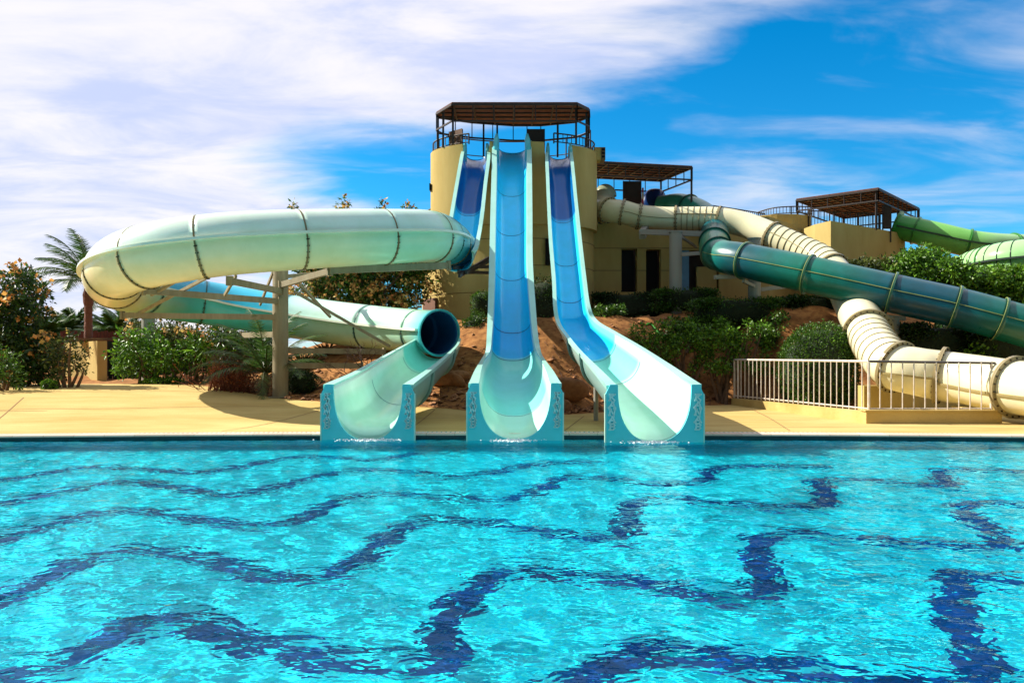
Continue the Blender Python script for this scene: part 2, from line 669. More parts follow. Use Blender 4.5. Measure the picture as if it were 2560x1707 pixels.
K = 2560 / 2352
bands = [
    [(-120, 1600), (0, 1565), (150, 1520), (240, 1480), (300, 1435), (400, 1420), (500, 1445), (570, 1480), (660, 1490), (750, 1515), (880, 1535), (1000, 1530), (1040, 1500), (1010, 1460), (1040, 1405), (1100, 1350), (1160, 1312), (1240, 1305), (1340, 1322), (1480, 1335), (1640, 1362), (1760, 1362), (1750, 1310), (1740, 1260), (1760, 1225), (1870, 1222), (2000, 1235), (2140, 1248), (2300, 1250), (2270, 1210), (2210, 1170), (2260, 1150), (2420, 1160)],
    [(-120, 1420), (0, 1375), (90, 1335), (190, 1285), (290, 1262), (400, 1270), (520, 1295), (640, 1322), (740, 1322), (820, 1290), (880, 1240), (930, 1205), (1010, 1192), (1110, 1196), (1230, 1215), (1340, 1232), (1430, 1235), (1440, 1195), (1460, 1150), (1540, 1140), (1640, 1152), (1760, 1160), (1890, 1160), (1890, 1125), (1880, 1100), (1960, 1098), (2080, 1108), (2180, 1115), (2160, 1090), (2180, 1075), (2400, 1085)],
    [(-100, 1270), (20, 1230), (130, 1200), (220, 1178), (330, 1172), (450, 1190), (560, 1202), (680, 1195), (750, 1160), (830, 1135), (950, 1133), (1060, 1140), (1160, 1148), (1240, 1122), (1300, 1092), (1420, 1098), (1520, 1108), (1620, 1100), (1640, 1075), (1760, 1066), (1900, 1070)],
    [(-100, 1180), (30, 1150), (150, 1125), (290, 1105), (410, 1120), (520, 1135), (620, 1120), (720, 1095), (820, 1078), (950, 1083), (1060, 1092), (1160, 1078), (1250, 1062), (1400, 1060)],
    [(-80, 1115), (80, 1090), (200, 1072), (330, 1075), (440, 1085), (540, 1072), (660, 1050), (760, 1048), (860, 1054), (960, 1040)],
    [(1100, 1640), (1260, 1600), (1390, 1540), (1460, 1505), (1580, 1490), (1680, 1515), (1800, 1535), (1950, 1550), (2100, 1575), (2230, 1580), (2270, 1530), (2210, 1450), (2190, 1400), (2200, 1350), (2190, 1318), (2280, 1325), (2420, 1350)],
    [(-100, 1760), (100, 1700), (300, 1660), (500, 1650), (800, 1680), (1000, 1700)],
]
mb = MB()
for bd in bands:
    pts = [floor_pt(px * K, py * K) for px, py in bd]
    D_, _ = catmull(pts, 10)
    vs = []
    for i in range(len(D_)):
        t = D_[min(i + 1, len(D_) - 1)] - D_[max(i - 1, 0)]
        n = np.array([-t[1], t[0]]) / (np.hypot(*t) + 1e-9) * 0.135
        vs.append((D_[i][0] - n[0], D_[i][1] - n[1], PD + 0.004))
        vs.append((D_[i][0] + n[0], D_[i][1] + n[1], PD + 0.004))
    # each band lies a hair above the last so crossings never share a plane
    mb.add(vs, [(2 * i, 2 * i + 1, 2 * i + 3, 2 * i + 2) for i in range(len(D_) - 1)])
bi = mb.build('pool_floor_mosaic', dtile)
tag(bi, kind='structure')
bi.cycles.is_caustics_receiver = True

# water
BUMPD = 0.0155
water, nt, b = new_mat('pool_water')
N, L = nt.nodes, nt.links
N.remove(b)
refr = N.new('ShaderNodeBsdfRefraction')
refr.inputs['Color'].default_value = (0.36, 0.975, 1.0, 1)
refr.inputs['Roughness'].default_value = 0.0
refr.inputs['IOR'].default_value = 1.333
gl = N.new('ShaderNodeBsdfGlossy')
gl.inputs['Roughness'].default_value = 0.01
gl.inputs['Color'].default_value = (0.45, 0.80, 1.0, 1)
fr_ = N.new('ShaderNodeFresnel')
fr_.inputs['IOR'].default_value = 1.333
mu = N.new('ShaderNodeMath')
mu.operation = 'MULTIPLY'
mu.inputs[1].default_value = 0.74
L.new(fr_.outputs[0], mu.inputs[0])
wm = N.new('ShaderNodeMixShader')
L.new(mu.outputs[0], wm.inputs[0])
L.new(refr.outputs[0], wm.inputs[1])
L.new(gl.outputs[0], wm.inputs[2])
L.new(wm.outputs[0], N['Material Output'].inputs['Surface'])
geo = N.new('ShaderNodeNewGeometry')
hs_ = []
for sc_, det, dist_, wt, st_ in ((5.5, 1, 0.9, 0.9, (1, 1.3, 1)), (11.0, 1, 0.5, 0.42, (1, 1.4, 1)), (24.0, 1, 0.2, 0.07, (1, 1.4, 1))):
    mpp = N.new('ShaderNodeMapping')
    mpp.inputs['Scale'].default_value = st_
    mpp.inputs['Rotation'].default_value = (0, 0, 0.2 * sc_)
    L.new(geo.outputs['Position'], mpp.inputs[0])
    nz = N.new('ShaderNodeTexNoise')
    nz.inputs['Scale'].default_value = sc_
    nz.inputs['Detail'].default_value = det
    nz.inputs['Distortion'].default_value = dist_
    L.new(mpp.outputs[0], nz.inputs['Vector'])
    m1 = N.new('ShaderNodeMath')
    m1.operation = 'MULTIPLY'
    m1.inputs[1].default_value = wt
    L.new(nz.outputs['Fac'], m1.inputs[0])
    hs_.append(m1.outputs[0])
ad = hs_[0]
for h_ in hs_[1:]:
    m2 = N.new('ShaderNodeMath')
    m2.operation = 'ADD'
    L.new(ad, m2.inputs[0])
    L.new(h_, m2.inputs[1])
    ad = m2.outputs[0]
bp = N.new('ShaderNodeBump')
bp.inputs['Strength'].default_value = 1.0
bp.inputs['Distance'].default_value = BUMPD
L.new(ad, bp.inputs['Height'])
for n_ in (refr, gl, fr_):
    L.new(bp.outputs[0], n_.inputs['Normal'])

wr = np.random.default_rng(5)
CURV = 0.235
waves = []
for i in range(56):
    lam = 0.16 * (0.48 / 0.16) ** wr.random()
    k_ = 2 * math.pi / lam
    waves.append((k_, wr.normal(R(78), R(46)), wr.uniform(0, 6.28), CURV / k_ ** 2))


def wz(x, y):
    z = np.zeros_like(x)
    xw = x + 0.10 * np.sin(y * 2.3 + 0.7 * np.sin(x * 1.1))
    yw = y + 0.08 * np.sin(x * 1.9 + 1.3) + 0.05 * np.sin(x * 4.1 + y * 2.2)
    for k, a, p, am in waves:
        z += am * np.sin(k * (xw * math.cos(a) + yw * math.sin(a)) + p)
    return z


ys = [-7.0]
while ys[-1] < 2.2:
    ys.append(ys[-1] + 0.12)
while ys[-1] < 14.05:
    ys.append(ys[-1] + (0.026 if ys[-1] < 8 else 0.034))
ys = np.array(ys)
V_all, F_all = [], []
base = 0
NX = 560
for j, y in enumerate(ys):
    half = max(6.0, 0.80 * y + 2.2)
    hx = np.linspace(-half, half, NX)
    V_all.append(np.stack([hx, np.full(NX, y), np.zeros(NX)], 1))
V = np.concatenate(V_all)
V[:, 2] = wz(V[:, 0], V[:, 1])
ww = edge(V[:, 0]) - 0.001
V[:, 1] = np.minimum(V[:, 1], ww)
me = bpy.data.meshes.new('water')
ii, jj = np.meshgrid(np.arange(NX - 1), np.arange(len(ys) - 1))
a = (jj * NX + ii).ravel()
quads = np.stack([a, a + 1, a + 1 + NX, a + NX], 1)
me.vertices.add(len(V))
me.vertices.foreach_set('co', V.astype(np.float32).ravel())
me.loops.add(len(quads) * 4)
me.loops.foreach_set('vertex_index', quads.ravel().astype(np.int32))
me.polygons.add(len(quads))
me.polygons.foreach_set('loop_start', np.arange(0, len(quads) * 4, 4, dtype=np.int32))
me.polygons.foreach_set('loop_total', np.full(len(quads), 4, dtype=np.int32))
me.polygons.foreach_set('use_smooth', np.ones(len(quads), dtype=bool))
me.update(calc_edges=True)
me.validate()
me.materials.append(water)
wo = bpy.data.objects.new('pool_water', me)
COL.objects.link(wo)
tag(wo, kind='structure')
wo.cycles.is_caustics_caster = True
# ------------------------------------------------------------------ tube slides
def frames(C):
    """Tangent, side and up vectors along a path (rings keep upright)."""
    T = np.gradient(C, axis=0)
    T /= np.linalg.norm(T, axis=1)[:, None]
    S = np.cross(T, [0, 0, 1])
    ln = np.linalg.norm(S, axis=1)
    for i in range(len(S)):
        if ln[i] < 0.12:
            S[i] = S[i - 1] if i else [1, 0, 0]
            S[i] -= T[i] * S[i].dot(T[i])
        S[i] /= np.linalg.norm(S[i])
        if i and S[i].dot(S[i - 1]) < 0:
            pass
    U = np.cross(S, T)
    return T, S, U


def ring_pts(c, s, u, r, n):
    a = np.linspace(0, 2 * np.pi, n, endpoint=False)
    return c + np.cos(a)[:, None] * s * r + np.sin(a)[:, None] * u * r


class Tube:
    def __init__(self, root, st, per=14, n=40, mat_=None):
        # station: px, py, D, radius, (r,g,b)
        rows_ = []
        for px, py, D, r, c in st:
            w = P(px, py, D)
            rows_.append((w.x, w.y, w.z, r, *c))
        A, self.par = catmull(rows_, per)
        self.C, self.r, self.col = A[:, :3], A[:, 3], np.clip(A[:, 4:7], 0, 1)
        self.T, self.S, self.U = frames(self.C)
        self.root, self.n, self.mat = root, n, mat_ or M_GEL
        self.top = None

    def at(self, t):
        i = int(np.argmin(abs(self.par - t)))
        return i

    def section(self, t0, t1, ribs=0, rib_col=(0.3, 0.22, 0.1), inner=None, name='tube_section', ridge=True):
        i0, i1 = self.at(t0), self.at(t1)
        n = self.n
        V, Fc, cc_ = [], [], []
        idx = list(range(i0, i1 + 1))
        for k, i in enumerate(idx):
            V.append(ring_pts(self.C[i], self.S[i], self.U[i], self.r[i], n))
            cr_ = np.tile(self.col[i], (n, 1))
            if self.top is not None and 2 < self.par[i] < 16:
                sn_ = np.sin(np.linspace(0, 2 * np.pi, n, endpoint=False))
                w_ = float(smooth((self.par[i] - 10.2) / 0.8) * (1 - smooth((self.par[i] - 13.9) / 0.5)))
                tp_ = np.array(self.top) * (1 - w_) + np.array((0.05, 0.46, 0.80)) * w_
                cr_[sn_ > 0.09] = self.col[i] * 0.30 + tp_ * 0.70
            cc_.append(cr_)
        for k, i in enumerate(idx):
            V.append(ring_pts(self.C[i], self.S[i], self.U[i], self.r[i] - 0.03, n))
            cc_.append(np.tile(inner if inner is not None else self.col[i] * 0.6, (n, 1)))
        m = len(idx)
        for k in range(m - 1):
            for j in range(n):
                j2 = (j + 1) % n
                Fc.append((k * n + j, k * n + j2, (k + 1) * n + j2, (k + 1) * n + j))
                o_ = m * n
                Fc.append((o_ + k * n + j2, o_ + k * n + j, o_ + (k + 1) * n + j, o_ + (k + 1) * n + j2))
        for k in (0, m - 1):
            for j in range(n):
                j2 = (j + 1) % n
                Fc.append((k * n + j, k * n + j2, m * n + k * n + j2, m * n + k * n + j))
        V = [q for ring in V for q in ring]
        cc_ = [tuple(q) for ring in cc_ for q in ring]
        mb = MB()
        mb.v, mb.f, mb.c = [tuple(q) for q in V], Fc, cc_
        for q in range(ribs):
            f = (q + 1) / (ribs + 1)
            x = i0 + f * (i1 - i0)
            a, w = int(x), x - int(x)
            b = min(a + 1, len(self.C) - 1)
            c = self.C[a] * (1 - w) + self.C[b] * w
            tt = self.T[a] * (1 - w) + self.T[b] * w
            rr = self.r[a] * (1 - w) + self.r[b] * w
            self._band(mb, c, tt, self.S[a], self.U[a], rr + 0.004, rr + 0.016, 0.022, rib_col)
        return mb.build(name, self.mat, self.root, smooth=True, cols=True)

    def _band(self, mb, c, t, s, u, r0, r1, w, col, n=None, low=False):
        n = n or self.n
        if low:
            a_ = np.linspace(0, 2 * np.pi, n, endpoint=False)
            r1 = (r0 + 0.010 + (r1 - r0 - 0.010) * smooth(-np.sin(a_) * 2.5 + 0.2))[:, None]
        t = t / np.linalg.norm(t)
        vs = []
        for (r, dw) in ((r0, -w / 2), (r1, -w / 2), (r1, w / 2), (r0, w / 2)):
            vs += [tuple(q) for q in ring_pts(c + t * dw, s, u, r, n)]
        fs = []
        for k in range(4):
            k2 = (k + 1) % 4
            for j in range(n):
                j2 = (j + 1) % n
                fs.append((k * n + j, k * n + j2, k2 * n + j2, k2 * n + j))
        mb.add(vs, fs, col)

    def flange(self, t, out=0.09, w=0.05, col=(0.3, 0.24, 0.13), bolts=22, name='flange_ring', inn=0.005, bcol=(0.03, 0.02, 0.015), lower=False):
        i = self.at(t)
        mb = MB()
        c, tt, s, u, r = self.C[i], self.T[i], self.S[i], self.U[i], self.r[i]
        # two plates bolted face to face
        self._band(mb, c - tt * w * 0.27, tt, s, u, r - inn, r + out, w * 0.5, col, low=lower)
        self._band(mb, c + tt * w * 0.27, tt, s, u, r - inn, r + out * 0.97, w * 0.5, tuple(q * 0.9 for q in col), low=lower)
        for k in range(bolts):
            a = 2 * math.pi * (k + 0.5) / bolts
            if lower and math.sin(a) > 0.0:
                continue
            d = s * math.cos(a) + u * math.sin(a)
            q = c + d * (r + out * 0.5)
            mb.rod([q - tt * (w / 2 + 0.022), q + tt * (w / 2 + (0.012 if lower else 0.022))], 0.013 if lower else 0.019, 6, col=bcol)
        o_ = mb.build(name, self.mat, self.root, cols=True)
        return o_

    def seam(self, t0, t1, ang=0.0, out=0.05, w=0.03, col=(0.3, 0.24, 0.13), name='seam_flange', both=True, bolts=0.0):
        i0, i1 = self.at(t0), self.at(t1)
        mb = MB()
        for sg in ((1, -1) if both else (1,)):
            vs, fs = [], []
            for i in range(i0, i1 + 1):
                d = self.S[i] * sg * math.cos(ang) + self.U[i] * math.sin(ang)
                q = self.U[i] * math.cos(ang) - self.S[i] * sg * math.sin(ang)
                for (r, h) in ((self.r[i] - 0.008, -w / 2), (self.r[i] + out, -w / 2), (self.r[i] + out, w / 2), (self.r[i] - 0.008, w / 2)):
                    vs.append(self.C[i] + d * r + q * h)
            m = i1 - i0
            for k in range(m):
                for j in range(4):
                    j2 = (j + 1) % 4
                    fs.append((k * 4 + j, k * 4 + j2, (k + 1) * 4 + j2, (k + 1) * 4 + j))
            fs += [(0, 1, 2, 3), (m * 4 + 3, m * 4 + 2, m * 4 + 1, m * 4)]
            mb.add(vs, fs, col)
        return mb.build(name, self.mat, self.root, cols=True)


# ------------------------------------------------------------------ open chutes
def chute(root, st, per=10, inner_floor=(0.02, 0.30, 0.72), inner_wall=(0.30, 0.66, 0.70), lipcol=(0.42, 0.76, 0.70), sec_t=(), thick=0.035,
          outer=(0.30, 0.50, 0.48), name='chute', lipdrop=0.07, power=0.80, squared=True, secs=None, mat_=None, wall_h=0.45):
    """st rows: Lpx,Lpy,LD, Rpx,Rpy,RD, depth, lip, floor colour, wall colour."""
    rows_ = []
    for (lx, ly, ld, rx, ry, rd, dep, lip, fc, wc) in st:
        a, b = P(lx, ly, ld), P(rx, ry, rd)
        rows_.append((*a, *b, dep, lip, *fc, *wc))
    A, par = catmull(rows_, per)
    C = (A[:, :3] + A[:, 3:6]) / 2
    Sx = A[:, 3:6] - A[:, :3]
    Wd = np.linalg.norm(Sx, axis=1)
    Sx /= Wd[:, None]
    T = np.gradient(C, axis=0)
    T /= np.linalg.norm(T, axis=1)[:, None]
    Nn = np.cross(Sx, T)
    Nn /= np.linalg.norm(Nn, axis=1)[:, None]
    Nn[Nn[:, 2] < 0] *= -1
    th = np.linspace(math.pi, 2 * math.pi, 33)
    cs, sn = np.cos(th), np.sin(th)
    V, cc_, prof = [], [], None
    VL, cL = [], []
    for i in range(len(C)):
        pw_ = power - (power - 0.82) * float(smooth((par[i] - par[-1] + 2.2) / 2.2)) if squared else power
        us, un = np.sign(cs) * abs(cs) ** pw_, -abs(sn) ** pw_
        lip, dep = A[i, 7], A[i, 6]
        a = Wd[i] / 2 - lip
        fc, wc = A[i, 8:11], A[i, 11:14]
        for (ts, f_, w_) in secs or ():
            if par[i] >= ts:
                fc, wc = np.array(f_), np.array(w_)
        for k in range(33):
            V.append(C[i] + Sx[i] * us[k] * a + Nn[i] * un[k] * dep)
            f = float(smooth(((1 + un[k]) - (1 - wall_h)) / 0.22))
            cc_.append(tuple(np.clip(fc * (1 - f) + wc * f, 0, 1)))
        for k in reversed(range(33)):
            V.append(C[i] + Sx[i] * us[k] * (a + thick) + Nn[i] * (un[k] * (dep + thick) - 0.004))
            cc_.append(outer)
        for sg in (-1, 1):
            for (q, h) in ((a - 0.006, 0.004), (a + lip, 0.004), (a + lip, -lipdrop), (a + lip - 0.02, -lipdrop), (a + lip - 0.02, -0.03), (a - 0.006, -0.03)):
                VL.append(C[i] + Sx[i] * sg * q + Nn[i] * h)
                cL.append(lipcol)
    n = 66
    Fc = []
    for i in range(len(C) - 1):
        for k in range(n):
            k2 = (k + 1) % n
            Fc.append((i * n + k, i * n + k2, (i + 1) * n + k2, (i + 1) * n + k))
    for e in (0, len(C) - 1):
        for k in range(32):
            Fc.append((e * n + k, e * n + k + 1, e * n + n - 2 - k, e * n + n - 1 - k))
    # seam lines across the bed between moulded lengths
    mb = MB()
    mb.v, mb.f, mb.c = [tuple(q) for q in V], Fc, cc_
    for t in sec_t:
        i = int(np.argmin(abs(par - t)))
        i = min(max(i, 0), len(C) - 2)
        pw_ = power - (power - 0.82) * float(smooth((par[i] - par[-1] + 2.2) / 2.2)) if squared else power
        us, un = np.sign(cs) * abs(cs) ** pw_, -abs(sn) ** pw_
        lip, dep = A[i, 7], A[i, 6]
        a = Wd[i] / 2 - lip
        vs = []
        for k in range(3, 30):
            q = C[i] + Sx[i] * us[k] * (a - 0.005) + Nn[i] * (un[k] * (dep - 0.005))
            vs += [q, q + T[i] * 0.02]
        mb.add(vs, [(2 * j, 2 * j + 1, 2 * j + 3, 2 * j + 2) for j in range(26)], (0.015, 0.12, 0.26))
        # bolted flange below the bed
        vs = []
        for k in range(33):
            q = C[i] + Sx[i] * us[k] * (a + thick) + Nn[i] * (un[k] * (dep + thick))
            q2 = C[i] + Sx[i] * us[k] * (a + thick + 0.06) + Nn[i] * (un[k] * (dep + thick + 0.06))
            vs += [q, q2, q2 + T[i] * 0.05, q + T[i] * 0.05]
        fs = []
        for j in range(32):
            for m in range(4):
                fs.append((4 * j + m, 4 * j + (m + 1) % 4, 4 * j + 4 + (m + 1) % 4, 4 * j + 4 + m))
        mb.add(vs, fs, tuple(q * 0.8 for q in outer))
    ch = mb.build(name, mat_ or M_GEL, root, smooth=True, cols=True)
    mb = MB()
    fs = []
    for i in range(len(C) - 1):
        for side in (0, 6):
            for k in range(6):
                k2 = (k + 1) % 6
                fs.append((i * 12 + side + k, i * 12 + side + k2, (i + 1) * 12 + side + k2, (i + 1) * 12 + side + k))
    for e in (0, len(C) - 1):
        for side in (0, 6):
            fs.append(tuple(e * 12 + side + k for k in range(6)))
    mb.add(VL, fs, lipcol)
    rim = mb.build('rim', mat_ or M_GEL, root, cols=True)
    for p_ in ch.data.polygons:
        pass
    return dict(C=C, S=Sx, N=Nn, T=T, W=Wd, A=A, par=par, obj=ch, rim=rim)


GLY = {
    'K': [((.22, 0), (.34, 1)), ((.30, .45), (.86, .98)), ((.42, .56), (.88, 0)), ((.14, 1), (.98, 1)), ((.05, 0), (.38, 0))],
    'A': [((.05, 0), (.62, 1)), ((.62, 1), (.90, 0)), ((.28, .34), (.80, .34)), ((-.04, 0), (.24, 0)), ((.72, 0), (1.02, 0)), ((.45, 1), (.82, 1))],
    'N': [((.14, 0), (.26, 1)), ((.26, 1), (.76, 0)), ((.76, 0), (.90, 1)), ((.06, 1), (.40, 1)), ((.72, 1), (1.02, 1)), ((.0, 0), (.30, 0))],
    'B': [((.20, 0), (.32, 1)), ((.14, 1), (.70, 1)), ((.70, 1), (.90, .80)), ((.90, .80), (.70, .55)), ((.26, .53), (.70, .53)), ((.70, .53), (.86, .28)), ((.86, .28), (.62, 0)), ((.06, 0), (.62, 0))],
}


def end_panels(root, ch, face_col=(0.15, 0.72, 0.78), label_side=True):
    """The two upright end plates with raised lettering that close the side walls of an outrun."""
    C, Sx, A, Wd, T = ch['C'][-1], ch['S'][-1], ch['A'][-1], ch['W'][-1], ch['T'][-1]
    lip, dep = A[7], A[6]
    a = Wd / 2 - lip
    fwd = np.array([T[0], T[1], 0.0])
    fwd = np.array([-Sx[1], Sx[0], 0.0])
    if fwd[1] > 0:
        fwd = -fwd
    fwd /= np.linalg.norm(fwd)
    side = np.array([Sx[0], Sx[1], 0.0])
    side /= np.linalg.norm(side)
    up = np.array([0, 0, 1.0])
    top = C[2] + 0.012
    base = -0.30
    H = top
    for sg in (-1, 1):
        o0 = np.array([C[0], C[1], 0.0])
        # outline in (s, z): outer bottom, outer shoulder, top, inner top, down the trough curve
        pw, s_out = 0.205, Wd / 2 + 0.02
        pts = [(s_out, base), (s_out, top - 0.16), (s_out - 0.075, top), (s_out - pw + 0.01, top)]
        for t in np.linspace(0, math.pi / 2, 22):
            ss, zz_ = (s_out - pw) * (max(0, math.cos(t)) ** 0.82), top - 0.02 - (dep - 0.02) * (math.sin(t) ** 0.82)
            pts.append((ss, zz_))
        pts.append((0.0, base))
        mb = MB()
        n = len(pts)
        vs = []
        for off in (0.065, -0.01):
            for (s_, z_) in pts:
                w = o0 + side * sg * s_ + up * z_ + fwd * off
                vs.append(w)
        fs = [tuple(range(n)) if sg < 0 else tuple(reversed(range(n))), tuple(reversed(range(n, 2 * n))) if sg < 0 else tuple(range(n, 2 * n))]
        fs += [(i, i + n, (i + 1) % n + n, (i + 1) % n) for i in range(n)]
        mb.add(vs, fs, face_col)
        # pale rounded edge on the outer corner
        mb.bar(o0 + side * sg * (s_out + 0.004) + up * base + fwd * 0.03, o0 + side * sg * (s_out + 0.004) + up * (top - 0.16) + fwd * 0.03, 0.085, 0.022, col=(0.60, 0.80, 0.70), up=Vector(side))
        pn = mb.build('end_panel', M_GEL, root, cols=True)
        # lettering reads downwards
        lw, lh = 0.118, 0.098
        cx = s_out - pw / 2 - 0.0
        for k, chx in enumerate('KANAB'):
            z1 = top - 0.165 - k * 0.122
            mb = MB()
            for (p0, p1) in GLY[chx]:
                q0 = o0 + side * (sg * cx + (p0[0] - 0.5) * lw) + up * (z1 - lh + p0[1] * lh) + fwd * 0.071
                q1 = o0 + side * (sg * cx + (p1[0] - 0.5) * lw) + up * (z1 - lh + p1[1] * lh) + fwd * 0.071
                d = (q1 - q0) / np.linalg.norm(q1 - q0) * 0.006
                mb.bar(q0 - d, q1 + d, 0.024, 0.034, col=(0.80, 0.95, 0.92), up=Vector(fwd))
            mb.build('letter', M_GEL, pn, cols=True)


def line_D(py, z0, D0, k):
    """Depth on the sloping line z = z0 + k (D - D0) seen at row py."""
    m = -(py - HY) / F
    return (z0 - k * D0 - CZ) / (m - k)


# --- middle slide --------------------------------------------------
BL, BL2 = (0.012, 0.54, 1.0), (0.008, 0.48, 1.0)
AQ = (0.22, 0.74, 0.68)
MN = (0.48, 0.85, 0.70)
PALE = (0.80, 0.93, 0.84)
DEEP = (0.006, 0.06, 0.30)
root = thing('open_slide', (0.1, 15.5, 0), 'tall straight blue open slide in the middle, the highest of the three chutes', 'water slide', 'open slides ending in the pool')


def mid(py, L_, R_, dep, lip, fc, wc):
    D = line_D(py, 2.71, 20.0, 1.0096)
    return (L_, py, D, R_, py, D, dep, lip, fc, wc)


mst = [
    (1233, 352, 26.0, 1329, 352, 26.0, 0.40, 0.10, BL, PALE),
    mid(371, 1230, 1329, 0.5, 0.14, BL, PALE),
    mid(430, 1229, 1330, 0.5, 0.15, BL, PALE),
    mid(530, 1226, 1331, 0.5, 0.15, BL, PALE),
    mid(653, 1223, 1332, 0.5, 0.15, BL, PALE),
    mid(762, 1220, 1339, 0.5, 0.14, BL2, PALE),
    mid(835, 1217, 1345, 0.52, 0.12, BL2, PALE),
    (1214, 877, 18.7, 1352, 877, 18.7, 0.56, 0.10, AQ, PALE),
    (1203, 898, 17.3, 1362, 898, 17.3, 0.68, 0.07, MN, PALE),
    (1187, 925, 15.5, 1382, 925, 15.5, 0.84, 0.12, MN, PALE),
    (1176, 949, 14.25, 1397, 949, 14.25, 0.865, 0.16, MN, PALE),
    (1171, 959, 13.72, 1404, 959, 13.72, 0.955, 0.17, MN, PALE),
]
BT = (0.02, 0.58, 1.0)
NV = (0.0, 0.13, 0.42)
chm = chute(root, mst, sec_t=(2.3, 3.2, 4.1, 5.4, 6.5, 9.2), secs=((0, BT, PALE), (4.1, BL, PALE), (5.4, BL2, PALE), (6.5, AQ, PALE), (9.2, MN, PALE)))
end_panels(root, chm)
# horn-shaped entry plates
for px, sg in ((1240, -1), (1320, 1)):
    mb = MB()
    b0, b1 = P(px - 9 * 1, 372, 25.2), P(px + 9, 372, 25.2)
    tp = P(px + sg * -2, 335, 25.3)
    mb.rod([(b0 + b1) / 2 + Vector((0, 0, -0.5)), (b0 + b1) / 2, (b0 + b1) / 2 * 0.4 + tp * 0.6, tp], [0.10, 0.10, 0.09, 0.035], 10, col=(0.10, 0.52, 0.62))
    mb.build('entry_horn', M_GEL, root, smooth=True, cols=True)

# --- right slide ---------------------------------------------------
root = thing('open_slide', (2.6, 15.5, 0), 'right-hand blue open slide that bends and widens towards its white outrun', 'water slide', 'open slides ending in the pool')


def rt(py, L_, R_, fc=BL2, wc=AQ, dep=0.40, lip=0.09):
    D = line_D(py, 2.71, 20.0, 1.0096)
    return (L_, py, D, R_, py, D, dep, lip, fc, wc)


rst = [
    (1366, 372, 26.2, 1430, 372, 26.2, 0.34, 0.06, BL2, AQ),
    rt(392, 1363, 1433), rt(440, 1365, 1438), rt(492, 1367, 1443), rt(594, 1372, 1454), rt(696, 1380, 1466, BL), rt(765, 1383, 1476, BL),
    (1391, 806, 19.6, 1493, 800, 19.7, 0.46, 0.09, BL, AQ),
    (1412, 838, 18.3, 1538, 828, 18.6, 0.58, 0.08, AQ, PALE),
    (1446, 879, 16.7, 1604, 866, 17.0, 0.72, 0.07, MN, PALE),
    (1482, 921, 15.0, 1676, 911, 15.2, 0.86, 0.12, MN, PALE),
    (1505, 950, 14.05, 1728, 945, 14.1, 0.875, 0.16, MN, PALE),
    (1516, 964, 13.38, 1754, 961, 13.42, 0.955, 0.17, MN, PALE),
]
chr_ = chute(root, rst, sec_t=(3.4, 4.4, 5.4, 8.2, 9.1), secs=((0, NV, (0.0, 0.17, 0.48)), (3.4, BT, AQ), (5.4, BL, AQ), (8.2, AQ, PALE), (9.1, MN, PALE)))
end_panels(root, chr_)
for px, sg in ((1369, -1), (1427, 1)):
    mb = MB()
    b0 = P(px, 392, 25.5)
    tp = P(px - sg * 1, 358, 25.6)
    mb.rod([b0 + Vector((0, 0, -0.5)), b0, b0 * 0.4 + tp * 0.6, tp], [0.07, 0.07, 0.06, 0.03], 10, col=(0.12, 0.52, 0.58))
    mb.build('entry_horn', M_GEL, root, smooth=True, cols=True)

# --- left spiral slide -----------------------------------------------
root = thing('spiral_slide', (-4.5, 18.0, 0.4), 'cream and aqua spiral tube slide looping round the tan column at left', 'water slide')


def lf(py, L_, R_, fc=BL2, wc=AQ, dep=0.46, lip=0.10):
    D = line_D(py, 2.71, 20.0, 1.0096)
    return (L_, py, D, R_, py, D, dep, lip, fc, wc)


lst = [
    (1156, 372, 26.2, 1222, 372, 26.2, 0.36, 0.07, BL2, AQ),
    lf(392, 1150, 1226), lf(458, 1138, 1218), lf(526, 1126, 1211), lf(575, 1117, 1204, BL), (1104, 612, 21.5, 1196, 612, 21.3, 0.5, 0.1, BL, AQ),
    (1092, 632, 20.9, 1186, 628, 20.6, 0.5, 0.08, BL, AQ),
]
chute(root, lst, sec_t=(2.7, 3.9), squared=False, secs=((0, NV, (0.0, 0.17, 0.48)), (2.7, BT, AQ)))
for px, sg in ((1162, -1), (1219, 1)):
    mb = MB()
    b0 = P(px, 392, 25.5)
    tp = P(px - sg * 1, 360, 25.6)
    mb.rod([b0 + Vector((0, 0, -0.5)), b0, b0 * 0.4 + tp * 0.6, tp], [0.07, 0.07, 0.065, 0.045], 10, col=(0.12, 0.52, 0.58))
    mb.build('entry_horn', M_GEL, root, smooth=True, cols=True)

cr, ml, mt_, aqs, tl = (0.88, 0.79, 0.50), (0.78, 0.82, 0.54), (0.48, 0.80, 0.60), (0.10, 0.60, 0.66), (0.05, 0.36, 0.44)
tb = Tube(root, [
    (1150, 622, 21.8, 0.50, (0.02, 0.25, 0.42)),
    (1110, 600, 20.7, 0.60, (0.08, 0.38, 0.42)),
    (1066, 591, 19.7, 0.64, mt_),
    (960, 592, 18.8, 0.645, mt_),
    (830, 596, 18.1, 0.655, ml),
    (690, 602, 17.5, 0.665, ml),
    (550, 612, 17.1, 0.67, cr),
    (420, 630, 17.0, 0.68, cr),
    (330, 652, 17.4, 0.68, cr),
    (287, 678, 18.4, 0.67, cr),
    (288, 704, 19.9, 0.66, cr),
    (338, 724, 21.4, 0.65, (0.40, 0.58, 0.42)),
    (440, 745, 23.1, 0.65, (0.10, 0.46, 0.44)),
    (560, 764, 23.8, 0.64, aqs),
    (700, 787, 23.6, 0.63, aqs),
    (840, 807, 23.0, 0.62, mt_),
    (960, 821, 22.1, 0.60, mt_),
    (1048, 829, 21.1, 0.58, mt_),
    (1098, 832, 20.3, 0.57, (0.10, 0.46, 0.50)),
], per=12, n=48)
